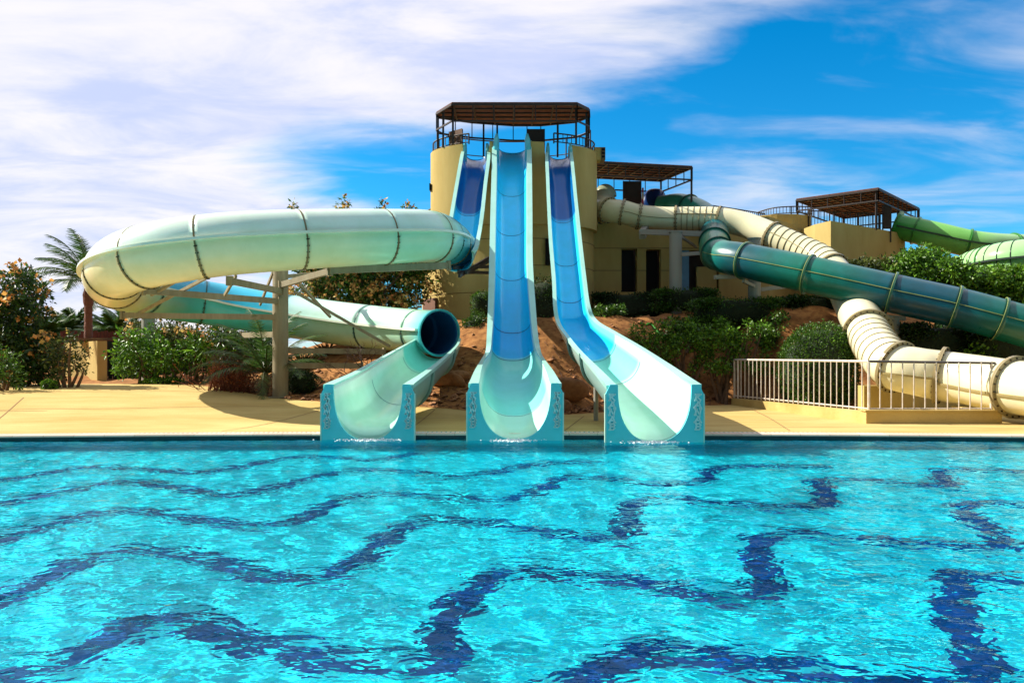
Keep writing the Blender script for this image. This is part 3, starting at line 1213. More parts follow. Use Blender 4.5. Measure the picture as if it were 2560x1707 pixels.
tb.top = (0.66, 0.86, 0.84)
nv = (0.01, 0.07, 0.20)  # dark inside colour paints in the unlit tube interior
cuts = [0, 0.6, 1.2, 1.8, 3.0, 4.6, 6.3, 7.6, 8.8, 10.0, 11.2, 12.6, 14.2, 15.7, 17.0, 18]
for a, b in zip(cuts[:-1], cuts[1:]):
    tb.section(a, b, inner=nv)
for k, t in enumerate(cuts[1:-1]):
    c_ = (0.22, 0.17, 0.085) if k < 9 else (0.05, 0.14, 0.12)
    tb.flange(t, out=0.028, w=0.034, col=c_ if k not in (1,) else (0.05, 0.25, 0.22), bolts=30, bcol=(0.015, 0.012, 0.01), lower=True)
tb.flange(18, out=0.035, w=0.08, col=(0.05, 0.42, 0.48), bolts=0, name='mouth_ring')
tb.seam(0.8, 17.9, ang=0.10, out=0.095, w=0.055, col=(0.80, 0.84, 0.72))

ost = [
    (1040, 846, 20.45, 1153, 846, 20.25, 0.52, 0.05, AQ, MN),
    (1010, 862, 19.3, 1143, 866, 19.2, 0.60, 0.055, AQ, MN),
    (940, 899, 17.0, 1104, 905, 17.0, 0.74, 0.09, MN, PALE),
    (880, 931, 15.3, 1068, 934, 15.3, 0.86, 0.12, MN, PALE),
    (818, 957, 14.03, 1038, 957, 14.03, 0.80, 0.165, MN, PALE),
    (808, 962, 13.78, 1034, 962, 13.78, 0.955, 0.17, MN, PALE),
]
cho = chute(root, ost, sec_t=(1.2, 2.4), name='outrun', secs=((0, AQ, AQ), (1.2, MN, PALE)))
end_panels(root, cho)

# --- tan column with its arms ------------------------------------------
cx_, cy_ = XZ(701, 20.0), 20.0
root = thing('support_column', (cx_, cy_, gz(cx_, cy_)), 'thick tan steel column carrying the spiral tube slide', 'support column')
mb = MB()
mb.rod([(cx_, cy_, gz(cx_, cy_) - 0.3), (cx_, cy_, P(0, 664, 20).z)], 0.192, 28)
mb.build('post', M_STEELT, root, smooth=False)
mb = MB()
mb.rod([(cx_, cy_, gz(cx_, cy_) + 0.0), (cx_, cy_, gz(cx_, cy_) + 0.03)], 0.30, 20)
mb.build('base_plate', M_STEELT, root)


def arm(a, b, w=0.10, h=0.14, name='arm', m=None):
    q = MB()
    q.bar(a, b, w, h)
    t = (Vector(b) - Vector(a)).normalized()
    q.bar(Vector(a) - t * 0.02, Vector(a) + t * 0.02, w * 1.7, h * 1.5)
    q.bar(Vector(b) - t * 0.03, Vector(b) + t * 0.03, w * 1.5, h * 1.5)
    return q.build(name, m or M_STEELT, root)


arm(P(695, 753, 19.85), P(360, 727, 17.9))
arm(P(690, 793, 19.9), P(306, 788, 20.2))
arm(P(702, 728, 19.8), P(574, 702, 17.6))
arm(P(704, 712, 19.8), P(824, 678, 18.4))
arm(P(824, 676, 18.4), P(1122, 664, 19.7), 0.10, 0.16)
arm(P(706, 692, 20.1), P(800, 684, 22.3), 0.09, 0.1)
arm(P(715, 876, 20.1), P(960, 879, 21.2))
arm(P(715, 914, 20.1), P(905, 914, 20.6))
arm(P(690, 836, 20.1), P(607, 838, 22.3))
for a, b in (((347, 783, 20.2), (524, 690, 17.6)), ((378, 737, 18.2), (450, 697, 17.5)), ((736, 729, 19.9), (975, 866, 20.9)), ((750, 712, 19.9), (826, 792, 21.6)),
             ((562, 738, 18.6), (590, 690, 17.7)), ((650, 762, 20.8), (682, 682, 19.9))):
    q = MB()
    q.bar(P(*a), P(*b), 0.05, 0.07)
    q.build('brace', M_STEELT, root)

# steel brackets between tower and the spiral's first bend
root = thing('steel_bracket', P(1190, 672, 22.5), 'dark steel bracket between the spiral slide and the tower wall', 'steel bracket')
for a, b in (((1136, 669, 20.4), (1226, 667, 24.6)), ((1146, 680, 20.4), (1226, 682, 24.6)), ((1148, 690, 20.0), (1220, 645, 24.4)), ((1165, 682, 20.4), (1224, 652, 24.6))):
    q = MB()
    q.bar(P(*a), P(*b), 0.06, 0.09)
    q.build('strut', M_DARK, root)

# --- cream tube slide, right -------------------------------------------
root = thing('tube_slide', (6.5, 20, 1.0), 'long cream ribbed tube slide winding down behind the white railing', 'water slide')
c1, c2, c3 = (0.66, 0.62, 0.40), (0.78, 0.73, 0.50), (0.80, 0.74, 0.52)
tw = Tube(root, [
    (1512, 489, 28.3, 0.36, (0.36, 0.38, 0.27)),
    (1508, 512, 27.9, 0.39, (0.36, 0.38, 0.27)),
    (1522, 526, 27.4, 0.40, c1),
    (1556, 530, 27.2, 0.40, c1),
    (1597, 541, 27.2, 0.40, c1),
    (1662, 547, 27.1, 0.40, c2),
    (1728, 547, 26.9, 0.40, c2),
    (1797, 549, 26.6, 0.40, c2),
    (1864, 563, 26.2, 0.41, c2),
    (1930, 590, 25.5, 0.42, c2),
    (2000, 622, 24.8, 0.43, c2),
    (2062, 656, 24.0, 0.45, c2),
    (2105, 708, 23.0, 0.48, c2),
    (2136, 765, 21.8, 0.51, c3),
    (2170, 830, 20.3, 0.52, c3),
    (2196, 874, 19.1, 0.52, c3),
    (2234, 914, 18.0, 0.52, c3),
    (2290, 928, 17.7, 0.53, c3),
    (2353, 939, 17.6, 0.55, c3),
    (2440, 952, 16.95, 0.55, c3),
    (2540, 968, 15.95, 0.54, c3),
    (2680, 985, 14.9, 0.52, c3),
    (2860, 1000, 14.2, 0.52, c3),
], per=12, n=44)
fcol = (0.34, 0.27, 0.15)
cuts = [0, 2.0, 3.0, 4.0, 5.4, 7.0, 9.0, 11.3, 14.0, 16.2, 18.0, 20.0, 22]
ribs = [0, 0, 0, 0, 6, 0, 9, 0, 6, 0, 0, 2]
for a, b, rb in zip(cuts[:-1], cuts[1:], ribs):
    tw.section(a, b, ribs=rb, rib_col=(0.30, 0.24, 0.12), inner=(0.3, 0.28, 0.18))
for k, t in enumerate(cuts[1:-1]):
    tw.flange(t, out=0.055 if k < 7 else 0.095, w=0.06 if k < 7 else 0.07, col=fcol, bolts=20 if k < 7 else 24)
tw.seam(3.05, 5.4, ang=-0.1, out=0.02, w=0.02, col=(0.26, 0.20, 0.1))
tw.seam(5.45, 7.0, ang=0.25, out=0.02, w=0.02, col=(0.26, 0.20, 0.1))
tw.seam(9.05, 11.3, ang=0.3, out=0.02, w=0.02, col=(0.36, 0.30, 0.16))
tw.seam(16.2, 22, ang=-0.22, out=0.035, w=0.045, col=(0.34, 0.27, 0.13))
# intake hood
mb = MB()
hc = P(1513, 490, 28.3)
vs, fs = [], []
nu, nv_ = 24, 12
for j in range(nv_ + 1):
    a = math.pi / 2 * j / nv_
    for i in range(nu):
        b_ = 2 * math.pi * i / nu
        vs.append(hc + Vector((math.cos(b_) * math.cos(a) * 0.40, math.sin(b_) * math.cos(a) * 0.40, math.sin(a) * 0.44 - 0.02)))
for j in range(nv_):
    for i in range(nu):
        i2 = (i + 1) % nu
        fs.append((j * nu + i, j * nu + i2, (j + 1) * nu + i2, (j + 1) * nu + i))
mb.add(vs, fs, (0.30, 0.33, 0.24))
mb.build('hood', M_GEL, root, smooth=True, cols=True)

# --- teal tube slide -----------------------------------------------------
root = thing('tube_slide', (8.0, 22, 1.0), 'dark teal tube slide crossing in front of the green hedge', 'water slide')
t1, t2, t3 = (0.004, 0.17, 0.13), (0.002, 0.085, 0.125), (0.003, 0.14, 0.12)
tt_ = Tube(root, [
    (1650, 520, 29.8, 0.44, (0.02, 0.26, 0.19)),
    (1700, 516, 29.3, 0.46, (0.02, 0.26, 0.19)),
    (1748, 532, 28.4, 0.46, (0.02, 0.24, 0.18)),
    (1781, 562, 27.2, 0.45, (0.006, 0.12, 0.14)),
    (1788, 592, 26.0, 0.45, (0.006, 0.12, 0.14)),
    (1786, 622, 24.9, 0.46, (0.010, 0.24, 0.13)),
    (1806, 640, 24.0, 0.48, (0.008, 0.20, 0.16)),
    (1864, 652, 23.2, 0.50, t2),
    (2022, 686, 22.0, 0.51, t1),
    (2230, 733, 21.0, 0.51, t2),
    (2388, 768, 20.4, 0.51, t2),
    (2500, 798, 20.0, 0.51, t3),
    (2640, 838, 19.6, 0.51, t3),
], per=14, n=44, mat_=M_GELW)
cuts = [0, 1.4, 3.0, 4.4, 5.6, 7.0, 8.0, 9.0, 10.0, 11.0, 12.0]
for a, b in zip(cuts[:-1], cuts[1:]):
    tt_.section(a, b, inner=(0.005, 0.08, 0.09))
for k, t in enumerate(cuts[1:-1]):
    tt_.flange(t, out=0.055, w=0.045, col=(0.03, 0.13, 0.085) if k > 3 else (0.01, 0.10, 0.08), bolts=0)
    if k > 2:
        i = tt_.at(t)
        q = MB()
        tt_._band(q, tt_.C[i] - tt_.T[i] * 0.03, tt_.T[i], tt_.S[i], tt_.U[i], tt_.r[i] + 0.038, tt_.r[i] + 0.058, 0.014, (0.40, 0.44, 0.16))
        q.build('flange_edge', M_GELW, root, cols=True)
tt_.seam(5.65, 12, ang=0.12, out=0.022, w=0.016, col=(0.36, 0.38, 0.15))
# blue entry bowl above it
mb = MB()
hc = P(1627, 516, 30.2)
vs, fs = [], []
for j in range(nv_ + 1):
    a = math.pi / 2 * j / nv_
    for i in range(nu):
        b_ = 2 * math.pi * i / nu
        vs.append(hc + Vector((math.cos(b_) * math.cos(a) ** 0.7 * 0.56 + math.sin(a) * 0.16, math.sin(b_) * math.cos(a) * 0.5, math.sin(a) * 0.92 - 0.25)))
for j in range(nv_):
    for i in range(nu):
        i2 = (i + 1) % nu
        fs.append((j * nu + i, j * nu + i2, (j + 1) * nu + i2, (j + 1) * nu + i))
mb.add(vs, fs, (0.004, 0.035, 0.16))
mb.build('entry_hood', M_GEL, root, smooth=True, cols=True)

# --- pale green tube slides far right -------------------------------------
g1, g2 = (0.22, 0.56, 0.14), (0.34, 0.62, 0.28)
root = thing('tube_slide', (17.5, 31, 3), 'light green tube slide leaving the upper right platform', 'water slide')
tg = Tube(root, [
    (2243, 566, 31.0, 0.47, (0.05, 0.30, 0.06)), (2290, 577, 30.6, 0.49, (0.10, 0.40, 0.08)), (2345, 590, 30.2, 0.50, g1), (2420, 608, 29.8, 0.50, g1),
    (2490, 617, 29.6, 0.50, g2), (2570, 620, 29.8, 0.50, g2), (2700, 622, 30.5, 0.50, g2)], per=12, n=40)
for a, b in zip([0, 1, 3, 4.6], [1, 3, 4.6, 6]):
    tg.section(a, b, inner=(0.1, 0.25, 0.08))
for t in (0, 1, 3, 4.6):
    tg.flange(t, out=0.05 if t else 0.13, w=0.05, col=(0.05, 0.22, 0.05), bolts=0)
tg.seam(0.2, 6, ang=-0.02, out=0.07, w=0.06, col=(0.045, 0.075, 0.045))
root = thing('tube_slide', (17.5, 26, 3), 'pale yellow-green tube slide with dark ribs above the hedge at far right', 'water slide')
tg = Tube(root, [
    (2396, 700, 27.8, 0.60, g2), (2428, 676, 27.2, 0.62, g2), (2470, 662, 26.4, 0.62, g2), (2520, 652, 25.7, 0.62, g2), (2590, 645, 25.2, 0.62, g2), (2700, 640, 25.0, 0.62, g2)], per=12, n=40)
for a, b in zip([0, 2.2], [2.2, 5]):
    tg.section(a, b, ribs=6, rib_col=(0.03, 0.04, 0.04), inner=(0.1, 0.25, 0.08))
tg.flange(2.2, out=0.03, w=0.04, col=(0.05, 0.22, 0.05), bolts=0)
tg.seam(0.1, 5, ang=0.0, out=0.07, w=0.06, col=(0.045, 0.06, 0.055))

# --- grey columns under the tubes ----------------------------------------


def column(px, D, pytop, r, lab, arms=(), grp='grey columns under the tube slides'):
    x = XZ(px, D)
    zb = gz(x, D)
    rt_ = thing('support_column', (x, D, zb), lab, 'support column', grp)
    q = MB()
    zt = P(0, pytop, D).z
    q.rod([(x, D, zb - 0.3), (x, D, zt)], r, 20)
    q.rod([(x, D, zt), (x, D, zt + 0.03)], r * 1.12, 20)
    q.build('post', M_STEELG, rt_)
    for a, b, w in arms:
        q = MB()
        q.bar(P(*a), P(*b), w, w * 1.3)
        q.build('arm', M_STEELG, rt_)


column(1689, 25.4, 582, 0.20, 'grey steel column below the cream tube slide, between the doors and the blue panel',
       arms=[((1600, 580, 26.3), (1760, 585, 25.6), 0.13), ((1700, 590, 25.4), (1740, 617, 26.8), 0.06), ((1695, 637, 25.4), (1762, 632, 25.0), 0.09), ((1605, 588, 26.4), (1615, 572, 27.1), 0.2)])
column(1886, 24.05, 598, 0.185, 'grey steel column whose capped top shows above the teal tube slide',
       arms=[((1786, 693, 23.6), (1880, 690, 23.9), 0.09), ((1890, 725, 24.0), (2000, 712, 24.2), 0.09), ((1858, 702, 23.3), (1886, 716, 23.9), 0.07)])
column(2237, 21.3, 796, 0.115, 'short slim grey column under the teal slide beside the cream slide bend',
       arms=[((2212, 792, 21.2), (2262, 796, 21.3), 0.09)])
column(371, 24.2, 796, 0.19, 'short grey column under the far bend of the spiral slide, behind the bushes')
column(1490, 16.6, 950, 0.05, 'thin dark post under the outrun of the right-hand open slide')
# ------------------------------------------------------------------ building
root = thing('slide_tower', (1.5, 27, 2.3), 'ochre stucco tower building from which the water slides start', 'building')
TX, TY, TA, TB = 0.06, 27.0, 2.80, 1.75
tower = [(TX + TA * math.cos(a), TY + TB * math.sin(a)) for a in np.linspace(0, 2 * math.pi, 181)[:-1]]
TZ = 8.20


def curved_wall(name, plan, z0, z1, closed, th=0.22, m=M_STUC, parent=None, smooth_=True):
    """A wall strip of real thickness following a plan curve."""
    n = len(plan)
    A = np.array(plan)
    if closed:
        T = np.roll(A, -1, 0) - np.roll(A, 1, 0)
    else:
        T = np.gradient(A, axis=0)
    T /= np.linalg.norm(T, axis=1)[:, None]
    Nm = np.stack([-T[:, 1], T[:, 0]], 1)
    B = A + Nm * th
    vs = []
    for p_ in range(n):
        zt_ = z1(A[p_]) if callable(z1) else z1
        for (q, z) in ((A[p_], z0), (A[p_], zt_), (B[p_], zt_), (B[p_], z0)):
            vs.append((q[0], q[1], z))
    fs = []
    m_ = n if closed else n - 1
    for i in range(m_):
        j = (i + 1) % n
        for k in range(4):
            fs.append((i * 4 + k, j * 4 + k, j * 4 + (k + 1) % 4, i * 4 + (k + 1) % 4))
    if not closed:
        fs += [(0, 1, 2, 3), ((n - 1) * 4 + 3, (n - 1) * 4 + 2, (n - 1) * 4 + 1, (n - 1) * 4)]
    q = MB()
    q.add(vs, fs)
    o_ = q.build(name, m, parent)
    if smooth_:
        md = None
    return o_




def tower_top(q):
    px_ = 1280 + q[0] / q[1] * F
    if q[1] < TY and any(a < px_ < b for a, b in ((1160, 1222), (1238, 1322), (1364, 1429))):
        return 7.15
    return TZ


curved_wall('tower_wall', tower, 5.6, tower_top, True, parent=root)
q = MB()
q.prism([(TX + (x - TX) * 0.93, TY + (y - TY) * 0.9) for x, y in tower], 5.7, 7.15)
q.build('platform', M_STUC, root)
# lower storey, rounded front
low = [(-3.15, 33.0), (-3.2, 31), (-3.25, 29.2), (-3.1, 28.0), (-2.7, 27.0), (-2.05, 26.2), (-1.2, 25.65), (-0.2, 25.4), (0.9, 25.45), (1.9, 25.8), (2.5, 26.5), (2.8, 27.3), (2.85, 28.35)]
LD_, _ = catmull(low, 6)
lowp = [tuple(q_) for q_ in LD_]
q = MB()
q.prism(lowp + [(2.85, 33.0)], 1.4, 5.90)
q.build('lower_wall', M_STUC, root)
q = MB()
q.prism([(TX + (x - TX) * 1.025 + 0.0, 27 + (y - 27) * 1.0) for x, y in [(a * 1.02, 27 + (b - 27) * 1.04) for a, b in lowp]] + [(2.95, 33.0)], 5.9 - 0.02, 5.98)
q.build('terrace_edge', M_STUC, root)
q = MB()
q.prism([(a * 1.03, 27 + (b - 27) * 1.08) for a, b in lowp] + [(2.95, 33.1)], 1.4, 2.78)
q.build('plinth', M_STUC, root)


def ringline(z, h=0.022, off=0.006):
    A = np.array(lowp)
    T = np.gradient(A, axis=0)
    T /= np.linalg.norm(T, axis=1)[:, None]
    Nm = np.stack([T[:, 1], -T[:, 0]], 1)
    q = MB()
    vs = []
    for i in range(len(A)):
        a, b = A[i] - Nm[i] * 0.03, A[i] + Nm[i] * off
        if Nm[i][1] > 0.9:
            pass
        vs += [(a[0], a[1], z), (b[0], b[1], z), (b[0], b[1], z + h), (a[0], a[1], z + h)]
    fs = []
    for i in range(len(A) - 1):
        for k in range(4):
            fs.append((4 * i + k, 4 * i + (k + 1) % 4, 4 * i + 4 + (k + 1) % 4, 4 * i + 4 + k))
    q.add(vs, fs)
    return q.build('wall_joint', M_JOINT, root)


for z in (3.45, 4.30, 5.15):
    ringline(z)
q = MB()
a, b = XZ(1055, 27.2), XZ(1080, 26.6)
q.bar((-3.02, 27.5, 3.05), (-2.52, 26.66, 3.05), 0.10, 0.62)
q.build('shutter', M_BOARDB, root)
q = MB()
q.box((-2.745, 26.55, 6.93), (-2.70, 26.9, 7.15))
q.build('slit_window', M_GLASS, root)

# right-hand facade with tall openings
FY, FZ = 28.0, 6.30
ops = [(1.08, 1.36, 4.35, 5.15), (3.83, 4.38, 3.66, 5.17), (4.69, 5.21, 3.64, 5.15), (5.80, 7.25, 3.70, 5.12)]
X0, X1 = 2.5, 9.0
zb = 2.3
q = MB()
segs = [(X0, 3.83), (4.38, 4.69), (5.21, 5.80), (7.25, X1)]
for a, b in segs:
    q.box((a, FY, zb), (b, FY + 0.35, FZ))
for a, b, z0, z1 in ops[1:]:
    q.box((a, FY, z1), (b, FY + 0.35, FZ))
    q.box((a, FY, zb), (b, FY + 0.35, z0))
q.prism([(X0, FY + 0.75), (X1, FY + 0.75), (X1 + 1.5, 31.3), (X1 + 1.5, 34), (X0, 34)], zb, FZ - 0.1)
q.build('facade_wall', M_STUC, root)
q = MB()
q.prism([(X1, FY + 0.002), (11.4, 30.9), (11.4, 31.3), (X1, FY + 0.4)], zb, FZ)
q.build('wing_wall', M_STUC, root)
for a, b, z0, z1 in ops[1:3]:
    q = MB()
    q.box((a, FY + 0.36, z0), (b, FY + 0.40, z1))
    wdw = q.build('window', M_GLASS, root)
    q = MB()
    q.box((a + 0.02, FY + 0.30, z0), (a + 0.06, FY + 0.355, z1))
    q.box((b - 0.06, FY + 0.30, z0), (b - 0.02, FY + 0.355, z1))
    q.build('frame', M_BOARD, wdw)
q = MB()
q.box((1.06, 25.36, 4.32), (1.34, 25.6, 5.14))
q.build('window', M_GLASS, root)
q = MB()
q.box((5.82, FY + 0.02, 3.2), (6.20, FY + 0.12, 5.20))
q.build('door_panel', mat('pale_blue_paint', (0.16, 0.36, 0.58), 0.35, var=0.2, vscale=4), root)
q = MB()
q.box((6.22, FY + 0.36, 3.70), (7.25, FY + 0.40, 5.12))
q.build('dark_opening', M_BOARD, root)
q = MB()
q.box((6.5, FY + 0.1, 3.75), (7.2, FY + 0.3, 4.55))
q.build('counter_wall', M_STUC, root)
for z in (4.40, 5.18):
    q = MB()
    for a, b in (segs if z < 5 else [(X0, X1)]):
        q.box((a, FY - 0.004, z), (b, FY + 0.02, z + 0.022))
    q.build('wall_joint', M_JOINT, root)
q = MB()
for a, b in segs[:2]:
    q.box((a, FY - 0.03, 3.58), (b, FY + 0.02, 3.62))
q.build('sill', M_STUC, root)
# outer pieces at the right
q = MB()
pl = [(XZ(1968, 30) + 1.18 * math.cos(t), 30.9 + 1.0 * math.sin(t)) for t in np.linspace(0, 2 * math.pi, 37)[:-1]]
q.prism(pl, 1.5, 6.72)
q.build('turret', M_STUC, root)
q = MB()
q.prism([(8.9, 29.6), (9.9, 30.6), (9.9, 33), (8.9, 33)], 1.5, 6.45)
q.build('stair_wall', M_STUC, root)
nl = P(2077, 552, 28)
q = MB()
rr_ = P(2246, 575, 30.4)
ll_ = P(2037, 556, 28.8)
q.prism([(ll_.x, ll_.y), (nl.x, nl.y), (rr_.x + 0.55, rr_.y + 0.6), (rr_.x - 1.2, rr_.y + 4), (ll_.x - 0.2, ll_.y + 4)], 1.5, nl.z)
q.build('square_block', M_STUC, root)

# tan louvred box and boards
root = thing('vent_box', P(1499, 390, 27), 'tan box with dark slots fixed to the right edge of the tower top', 'vent box')
a = P(1497, 404, 27)
q = MB()
q.box((a.x - 0.17, 26.75, a.z + 0.0), (a.x + 0.05, 27.25, a.z + 0.42))
q.build('casing', M_STUC, root)
q = MB()
q.box((a.x + 0.052, 26.72, a.z - 0.01), (a.x + 0.19, 27.22, a.z + 0.41))
q.build('side_panel', mat('vent_brown', (0.14, 0.09, 0.04), 0.7), root)
for k in range(3):
    q = MB()
    q.box((a.x + 0.07, 26.712, a.z + 0.06 + k * 0.12), (a.x + 0.17, 26.73, a.z + 0.13 + k * 0.12))
    q.build('slot', M_GLASS, root)


def board(px0, px1, py0, py1, D, lab, m, tilt=0.0):
    rt_ = thing('board', P((px0 + px1) / 2, py1, D), lab, 'board')
    a, b = P(px0, py1, D), P(px1, py0, D)
    q = MB()
    q.add([(a.x, D, a.z), (b.x, D - tilt, a.z), (b.x, D + 0.05 - tilt, a.z), (a.x, D + 0.05, a.z), (a.x, D, b.z), (b.x, D - tilt, b.z + tilt * 0.1), (b.x, D + 0.05 - tilt, b.z + tilt * 0.1), (a.x, D + 0.05, b.z)],
          [(0, 3, 2, 1), (4, 5, 6, 7), (0, 1, 5, 4), (1, 2, 6, 5), (2, 3, 7, 6), (3, 0, 4, 7)])
    q.build('panel', m, rt_)
    q = MB()
    for x in (a.x, b.x):
        yy_ = D if x == a.x else D - tilt
        q.box((x - 0.02, yy_ + 0.052, a.z - 0.5), (x + 0.02, yy_ + 0.09, b.z + 0.02))
    q.build('post', M_DARK, rt_)


board(1123, 1157, 330, 366, 26.0, 'brown board standing behind the railing at the left end of the tower top', M_BOARDB, 0.3)
board(1320, 1361, 323, 357, 26.2, 'black board above the tower rim, between the middle and right slides', M_BOARD)
board(1559, 1603, 453, 512, 29.2, 'tall black board under the middle canopy beside the blue entry hood', M_BOARD)
board(2209, 2229, 513, 572, 30.2, 'narrow black board beside the light green slide entry', M_BOARD)


# ------------------------------------------------------------------ canopies
def canopy(lab, pts, z, posts, chord=0.36, beams=6, zpost=None, axis=0, mid_rails=()):
    cx = sum(p[0] for p in pts) / len(pts)
    cy = sum(p[1] for p in pts) / len(pts)
    rt_ = thing('shade_canopy', (cx, cy, zpost or 6), lab, 'canopy')
    q = MB()
    n = len(pts)
    q.prism(pts, z + 0.035, z + 0.075)
    q.build('reed_roof', M_REED, rt_)
    q = MB()
    for i in range(n):
        a, b = Vector((*pts[i], z)), Vector((*pts[(i + 1) % n], z))
        q.bar(a, b, 0.055, 0.065)
        dz = Vector((0, 0, -chord))
        if chord:
            q.bar(a + dz, b + dz, 0.042, 0.05)
            L_ = (b - a).length
            m = max(1, round(L_ / 0.62))
            for k in range(m + 1):
                c = a + (b - a) * (k / m)
                q.bar(c, c + dz, 0.03)
    q.build('edge_frame', M_DARK, rt_)
    # joists below the matting, clipped to the outline
    q = MB()
    P2 = np.array(pts)
    d0 = P2[1] - P2[0]
    d0 = d0 / np.linalg.norm(d0)
    n0 = np.array([-d0[1], d0[0]])
    for (d, nn_, cnt, w) in ((d0, n0, beams, 0.035), (n0, d0, beams + 3, 0.05)):
        pr = P2 @ nn_
        for k in range(1, cnt):
            c = pr.min() + (pr.max() - pr.min()) * k / cnt
            hits = []
            for i in range(n):
                a, b = P2[i], P2[(i + 1) % n]
                fa, fb = a @ nn_ - c, b @ nn_ - c
                if fa * fb < 0:
                    hits.append(a + (b - a) * (fa / (fa - fb)))
            if len(hits) >= 2:
                hits.sort(key=lambda h: h @ d)
                q.bar(Vector((*hits[0], z + 0.004)), Vector((*hits[-1], z + 0.004)), w, 0.045)
    q.build('joists', M_DARK, rt_)
    for (x, y, zb_) in posts:
        q = MB()
        q.bar((x, y, zb_), (x, y, z - 0.03), 0.062)
        q.build('post', M_DARK, rt_)
    return rt_


c1p = [(XZ(1130, 25.2), 25.2), (XZ(1443, 25.2), 25.2), (XZ(1473, 25.8), 25.8), (XZ(1474, 26.5), 26.5), (XZ(1440, 27.1), 27.1), (XZ(1352, 27.5), 27.5), (XZ(1283, 27.5), 27.5), (XZ(1180, 27.15), 27.15), (XZ(1096, 26.6), 26.6), (XZ(1091, 26.2), 26.2)]
canopy('large many-sided reed canopy crowning the tower', c1p, CZ + 7.88, [(XZ(1095, 26.3), 26.3, 8.2), (XZ(1108, 26.0), 26.0, 8.2), (c1p[0][0], 25.6, 8.2), (XZ(1209, 27.3), 27.3, 8.2), (XZ(1394, 27.3), 27.3, 8.2), (c1p[1][0], 25.65, 8.2), (XZ(1466, 25.9), 25.9, 8.2), (XZ(1471, 26.5), 26.5, 8.2), (XZ(1243, 27.4), 27.4, 8.2)], chord=0.52, beams=5, zpost=8.2)
nl_, nr_, br_, bl_ = (2.72, 27.5), (6.37, 28.27), (5.65, 30.4), (2.0, 29.6)
canopy('flat dark reed canopy between tower and cream tube slide, over the blue entry hood', [nl_, nr_, br_, bl_], CZ + 6.6, [(2.74, 27.55, 5.9), (6.35, 28.3, 6.2), (5.65, 30.35, 6.2), (2.05, 29.5, 6.2)], chord=0.42, beams=6, zpost=6.3)
c3 = [(13.28, 29.0), (16.8, 33.0), (14.57, 35.1), (11.05, 31.1)]
canopy('brown reed canopy on steel posts at upper right, by the green slide entry', c3, CZ + 5.99, [(13.25, 29.1, 6.0), (16.75, 33.0, 6.0), (14.5, 35.0, 6.0), (11.1, 31.1, 6.0), (15.0, 31.1, 6.0)], chord=0.40, beams=8, zpost=6.3)


# ------------------------------------------------------------------ dark railings on the terraces
def railing(lab, pts, z0, h, gap=0.16, post=1.3, fill=True, mat_=M_DARK, z1=None, grp='dark railings on the tower building'):
    D_, _ = catmull(pts, 8) if len(pts) > 2 else (np.linspace(pts[0], pts[1], 9), None)
    seg = np.linalg.norm(np.diff(D_, axis=0), axis=1)
    cum = np.concatenate([[0], np.cumsum(seg)])
    tot = cum[-1]

    def at(s):
        return Vector((np.interp(s, cum, D_[:, 0]), np.interp(s, cum, D_[:, 1]), 0))
    zf = lambda s: z0 + ((z1 - z0) * s / tot if z1 is not None else 0)
    rt_ = thing('railing', at(tot / 2) + Vector((0, 0, z0)), lab, 'railing', grp)
    q = MB()
    q.rod([at(s) + Vector((0, 0, zf(s) + h)) for s in np.linspace(0, tot, 24)], 0.024, 6)
    q.build('top_rail', mat_, rt_)
    q = MB()
    q.rod([at(s) + Vector((0, 0, zf(s) + (0.06 if fill else h * 0.5))) for s in np.linspace(0, tot, 24)], 0.018, 6)
    if fill:
        s = gap
        while s < tot:
            q.rod([at(s) + Vector((0, 0, zf(s) + 0.06)), at(s) + Vector((0, 0, zf(s) + h))], 0.012, 4)
            s += gap
    q.build('railing_panel' if fill else 'mid_rail', mat_, rt_)
    m = max(1, round(tot / post))
    for k in range(m + 1):
        s = tot * k / m
        q = MB()
        q.rod([at(s) + Vector((0, 0, zf(s))), at(s) + Vector((0, 0, zf(s) + h))], 0.024, 6)
        q.build('post', mat_, rt_)


ell = lambda a0, a1, k=1.0, n=9: [(TX + TA * 0.97 * k * math.cos(a), TY + TB * 0.95 * k * math.sin(a)) for a in np.linspace(a0, a1, n)]
railing('low dark railing on the left rim of the tower top', ell(R(185), R(238)), TZ, 0.33, grp='railings round the tower top')
railing('low dark railing on the right rim of the tower top', ell(R(-62), R(10)), TZ, 0.33, grp='railings round the tower top')
railing('open two-bar railing along the back of the tower top', ell(R(5), R(175), 0.96), TZ - 0.25, 1.12, fill=False, grp='railings round the tower top')
A_ = [(a * 1.0, 27 + (b - 27) * 1.02) for a, b in low]
railing('dark terrace railing on the left of the tower, behind the spiral slide', [(-3.12, 30.5), (-3.2, 29.2), (-3.05, 28.05), (-2.65, 27.05), (-2.0, 26.25), (-1.2, 25.72)], 5.98, 0.45)
railing('dark terrace railing between the left and middle slides', [(-1.1, 25.68), (-0.6, 25.52), (-0.15, 25.46)], 5.98, 0.45)
railing('dark terrace railing between the middle and right slides', [(0.3, 25.46), (0.9, 25.5), (1.4, 25.6)], 5.98, 0.45)
railing('dark terrace railing right of the right slide, behind the grey intake hood', [(1.75, 25.75), (2.5, 26.6), (2.9, 27.6), (3.2, 28.1)], 5.98, 0.5)
railing('dark railing under the middle canopy, left of the black board', [(3.55, 29.4), (4.0, 29.35), (4.5, 29.4)], 6.25, 0.72)
railing('dark railing under the middle canopy, right of the blue hood', [(5.4, 29.6), (6.0, 29.3), (6.62, 28.9)], 6.25, 0.72)
railing('long dark railing running right along the terrace towards the turret', [(6.7, 28.9), (8.1, 29.8), (9.8, 31.0)], 6.30, 0.62, gap=0.12)
